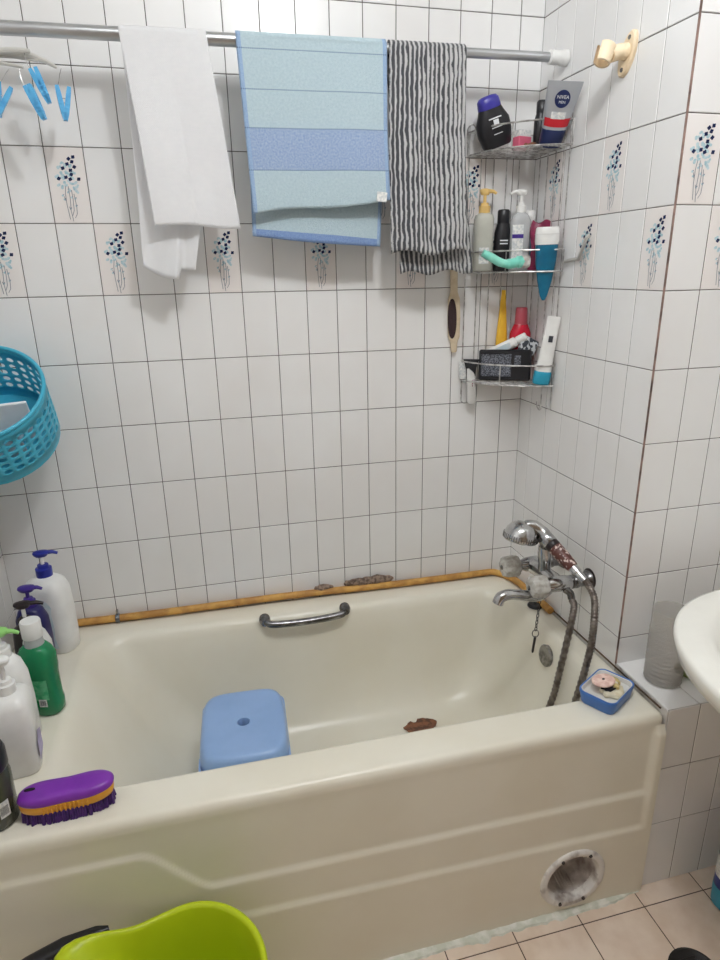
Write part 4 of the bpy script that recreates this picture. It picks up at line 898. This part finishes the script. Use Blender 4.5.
b = MB(); b.tube(smooth_path([(1.058, -.132, 1.5400), (1.080, -.136, 1.5290), (1.105, -.142, 1.5155), (1.128, -.146, 1.5115), (1.150, -.146, 1.515), (1.166, -.146, 1.517)], 6), [.0095] * 3 + [.0110] * 10 + [.0105] * 4 + [.013] * 8 + [.016] * 6, 14); b.build('handle', 'mint', t, t.location)
b = MB(); b.loft([[V(1.160 + z, -.146 + p.x, 1.517 + p.y) for p in se_ring(0, a, c, 2.6, 28)] for z, a, c in ((0, .012, .013), (.004, .0155, .0165), (.018, .0165, .0175), (.024, .0135, .0150))]); b.build('head', 'grime', t, t.location)
# bottom shelf
BG = 'odds and ends on the bottom shelf of the corner rack'
t = placed('squeeze_tube', 'slender yellow tube standing on end against the wall, bottom shelf', 'tube', (1.176, -.030, Z3), (1.180, -.020, 1.44), .1, BG)
b = MB(); b.loft([tube_ring(0, .017, .012), tube_ring(.05, .018, .012), tube_ring(.12, .0165, .009), tube_ring(.20, .010, .004), tube_ring(.245, .006, .0018, 3), tube_ring(.252, .006, .0012, 3)]); b.build('sleeve', 'yellow_pl', t)
t = placed('bottle', 'red bottle with paler translucent red cap on the bottom shelf', 'bottle', (1.224, -.052, Z3), None, 0, BG)
body(t, [(0, .022, .019), (.004, .027, .022), (.09, .032, .024), (.130, .031, .024), (.150, .023, .019), (.156, .019, .017)], 'red_btl', 2.2); cyl(t, 'cap', 'red_cap', [(.018, .155), (.0185, .158), (.0165, .200), (.014, .2035)])
t = placed('toothpaste_tube', 'white toothpaste tube lying slanted across the back of the bottom shelf', 'tube', (1.115, -.032, 1.2500), (1.226, -.092, 1.3170), .2, BG)
b = MB(); b.loft([tube_ring(0, .0165, .0012, 3), tube_ring(.02, .0165, .006), tube_ring(.07, .0155, .012), tube_ring(.105, .0145, .0135), tube_ring(.110, .009, .009)]); b.build('sleeve', 'white_pl', t)
b = MB(); b.lathe([(.0105, .110), (.0125, .112), (.0125, .138), (.010, .140)], 24); b.build('cap', 'white_pl', t)
b = MB(); b.poly([V(-.010, -.0120, .035), V(.010, -.0120, .035), V(.008, -.0145, .09), V(-.008, -.0145, .09)]); b.build('label', 'label_pale', t)
t = placed('packet', 'zebra patterned grey packet wedged right of the toothpaste tube', 'packet', (1.218, -.092, 1.262), (1.246, -.090, 1.318), .3)
b = MB(); b.loft([tube_ring(0, .024, .006, 4), tube_ring(.02, .026, .009, 4), tube_ring(.042, .026, .006, 4), tube_ring(.052, .025, .001, 4)]); b.build('wrapper', 'pattern', t)
t = placed('black_packet', 'black packet with a grey printed panel at the front of bottom shelf', 'packet', (1.1630, -.085, Z3 + .0005), (1.1650, -.079, 1.29), -.33)
b = MB(); b.rbox(-.074, .074, -.010, .010, 0, .088, .006, .004); b.build('wrapper', 'black_pl', t)
b = MB(); b.rbox(-.066, .020, -.0106, -.0098, .012, .076, .003, .0003); b.build('printed_panel', 'greytext', t)
b = MB(); b.rbox(.028, .046, -.0106, -.0098, .046, .072, .002, .0003); b.build('small_panel', 'greytext', t)
t = placed('black_sachet', 'small crumpled black sachet at the left end of bottom shelf', 'sachet', (1.084, -.026, Z3 + .0005), None, -.5)
b = MB(); b.loft([tube_ring(0, .013, .006, 3), tube_ring(.03, .015, .007, 3), tube_ring(.050, .021, .003, 3), tube_ring(.058, .024, .001, 3)]); b.build('wrapper', 'black_pl', t)
t = placed('sachet', 'small white sachet tucked in the left corner of bottom shelf', 'sachet', (1.068, -.0135, Z3 + .0005), (1.063, -.0135, 1.25), .1)
b = MB(); b.loft([tube_ring(0, .012, .004, 4), tube_ring(.02, .0135, .006, 4), tube_ring(.045, .0135, .004, 4), tube_ring(.052, .013, .001, 4)]); b.build('wrapper', 'label_w', t)
t = placed('tube', 'white tube with aqua cap standing upright right on the bottom shelf', 'tube', (1.2320, -.172, Z3 + .001), (1.2440, -.196, 1.366))
b = MB(); b.loft([tube_ring(0, .0225, .0175), tube_ring(.003, .0240, .0190), tube_ring(.034, .0235, .0185), tube_ring(.037, .0220, .017)]); b.build('cap', 'aqua_cap', t)
b = MB(); b.loft([tube_ring(.036, .0225, .0172), tube_ring(.075, .0200, .0140), tube_ring(.13, .0185, .0070), tube_ring(.178, .0180, .0018, 3), tube_ring(.186, .0180, .0010, 4)]); b.build('sleeve', 'white_pl', t)
b = MB(); b.poly([V(-.006, -.0105, .118), V(.006, -.0105, .118), V(.006, -.0088, .135), V(-.006, -.0088, .135)]); b.build('print', 'print_dark', t)
t = placed('small_tube', 'small white tube with a red mark hung below the rack at left', 'tube', (1.090, -.028, 1.118), (1.080, -.030, 1.24))
b = MB(); b.loft([tube_ring(0, .010, .009), tube_ring(.004, .0135, .012), tube_ring(.06, .0140, .012), tube_ring(.09, .012, .006), tube_ring(.105, .011, .001, 3)]); b.build('sleeve', 'offwhite_pl', t)
b = MB(); b.poly([V(.000, -.0124, .052), V(.010, -.0096, .052), V(.010, -.0096, .072), V(.000, -.0120, .072)]); b.build('mark', 'maroon', t)
t = placed('foot_file', 'pale wooden foot file with dark oval pad hanging left of the rack', 'foot file', (1.034, -.0105, 1.27), (1.026, -.0105, 1.55), .0)
b = MB(); b.loft([[V(x * w_, y_, z) for x, y_ in ((-1, -.0045), (-.8, -.0065), (.8, -.0065), (1, -.0045), (1, .0045), (.8, .0065), (-.8, .0065), (-1, .0045))] for z, w_ in ((0, .006), (.004, .0085), (.03, .010), (.045, .0165), (.10, .0180), (.15, .0165), (.17, .010), (.26, .010), (.278, .007))]); b.build('paddle', 'wood', t)
b = MB(); b.loft([[V(-.006 + p.x, y_, .096 + p.y) for p in se_ring(0, .0128 * k, .056 * k, 2.2, 36)] for y_, k in ((-.0060, 1), (-.0085, 1), (-.0095, .92))]); b.build('pad', 'file_dark', t)

# ------------------------------------------------------------------ turquoise basket at the left wall
bk_ = thing('hanging_basket', 'turquoise perforated plastic basket hanging tilted at the left wall', 'basket', (-.15, -.15, 1.12))
c0 = V(-.180, -.138, 1.136); c1 = V(-.192, -.196, 1.256)
az = V(0, -.60, .80); axx = V(1, 0, 0); ay = az.cross(axx)
def bpt(u_, v_, off=0):
    a = 2 * PI * u_; r = .140 + .008 * v_ + off; c = c0.lerp(c1, v_)
    p = c + axx * (r * math.cos(a)) + ay * (r * math.sin(a)); p.x = max(p.x, XL + .005 - off); p.y = min(p.y, -.006 + off); return p
b = MB(); NU, cells = 34, {}
rows = [(0, .16, False)] + [(.16 + k * .135, .16 + (k + 1) * .135, True) for k in range(5)] + [(.835, 1.0, False)]
for v0, v1, hole in rows:
    for i in range(NU):
        u0, u1 = i / NU, (i + 1) / NU
        if not hole:
            b.poly([bpt(u0, v0), bpt(u1, v0), bpt(u1, v1), bpt(u0, v1)]); continue
        um, vm = (u0 + u1) / 2, (v0 + v1) / 2; n = 8
        outr = [(u1, vm), (u1, v1), (um, v1), (u0, v1), (u0, vm), (u0, v0), (um, v0), (u1, v0)]
        inr = [(um + (u1 - u0) * .34 * math.cos(k * PI / 4), vm + (v1 - v0) * .33 * math.sin(k * PI / 4)) for k in range(8)]
        for k in range(8):
            j = (k + 1) % 8; b.poly([bpt(*outr[k]), bpt(*outr[j]), bpt(*inr[j]), bpt(*inr[k])])
for k in range(6):
    r0, r1 = 1 - k / 6, 1 - (k + 1) / 6
    for i in range(NU):
        f = lambda u_, r: c0 + (bpt(u_, 0) - c0) * max(r, .001)
        b.poly([f(i / NU, r0), f((i + 1) / NU, r0), f((i + 1) / NU, r1), f(i / NU, r1)])
bmesh.ops.remove_doubles(b.bm, verts=b.bm.verts, dist=.0004)
o = b.build('wall', 'basket', bk_, bk_.location, angle=50); md = o.modifiers.new('thickness', 'SOLIDIFY'); md.thickness = .0026; md.offset = 1
b = MB(); b.tube([bpt(k / 60, 1.0, .0) for k in range(60)], .0048, 10, closed=True); b.build('rim_bead', 'basket', bk_, bk_.location)
b = MB(); b.tube(smooth_path([bpt(.50, .985), c1 + V(-.05, -.03, .12), c1 + V(-.06, .0, .15), c1 + V(-.04, .06, .10), bpt(.75, .985)], 6), .005, 8); b.build('handle', 'basket', bk_, bk_.location)
def card(name, label, mname, u0, w_, h_, z0, tilt, off):
    mm = Matrix.Translation(c0.lerp(c1, z0) + axx * off[0] + ay * off[1]) @ Matrix((axx, ay, az)).transposed().to_4x4() @ Matrix.Rotation(u0, 4, 'Z') @ Matrix.Rotation(tilt, 4, 'X')
    b = MB(); b.rbox(-w_ / 2, w_ / 2, -.004, .004, 0, h_, .003, .0015); o = b.build(name, mname); o.matrix_world = mm; return tag(o, label, 'packet', 'packets in the turquoise basket')
card('paper_packet', 'white paper packet leaning inside the turquoise basket, nearer its front', 'paper', .15, .13, .098, .05, .12, (.015, -.070))
card('paper_packet', 'white paper packet inside the turquoise basket, behind the front one', 'paper', .10, .16, .112, .05, -.10, (.020, -.020))
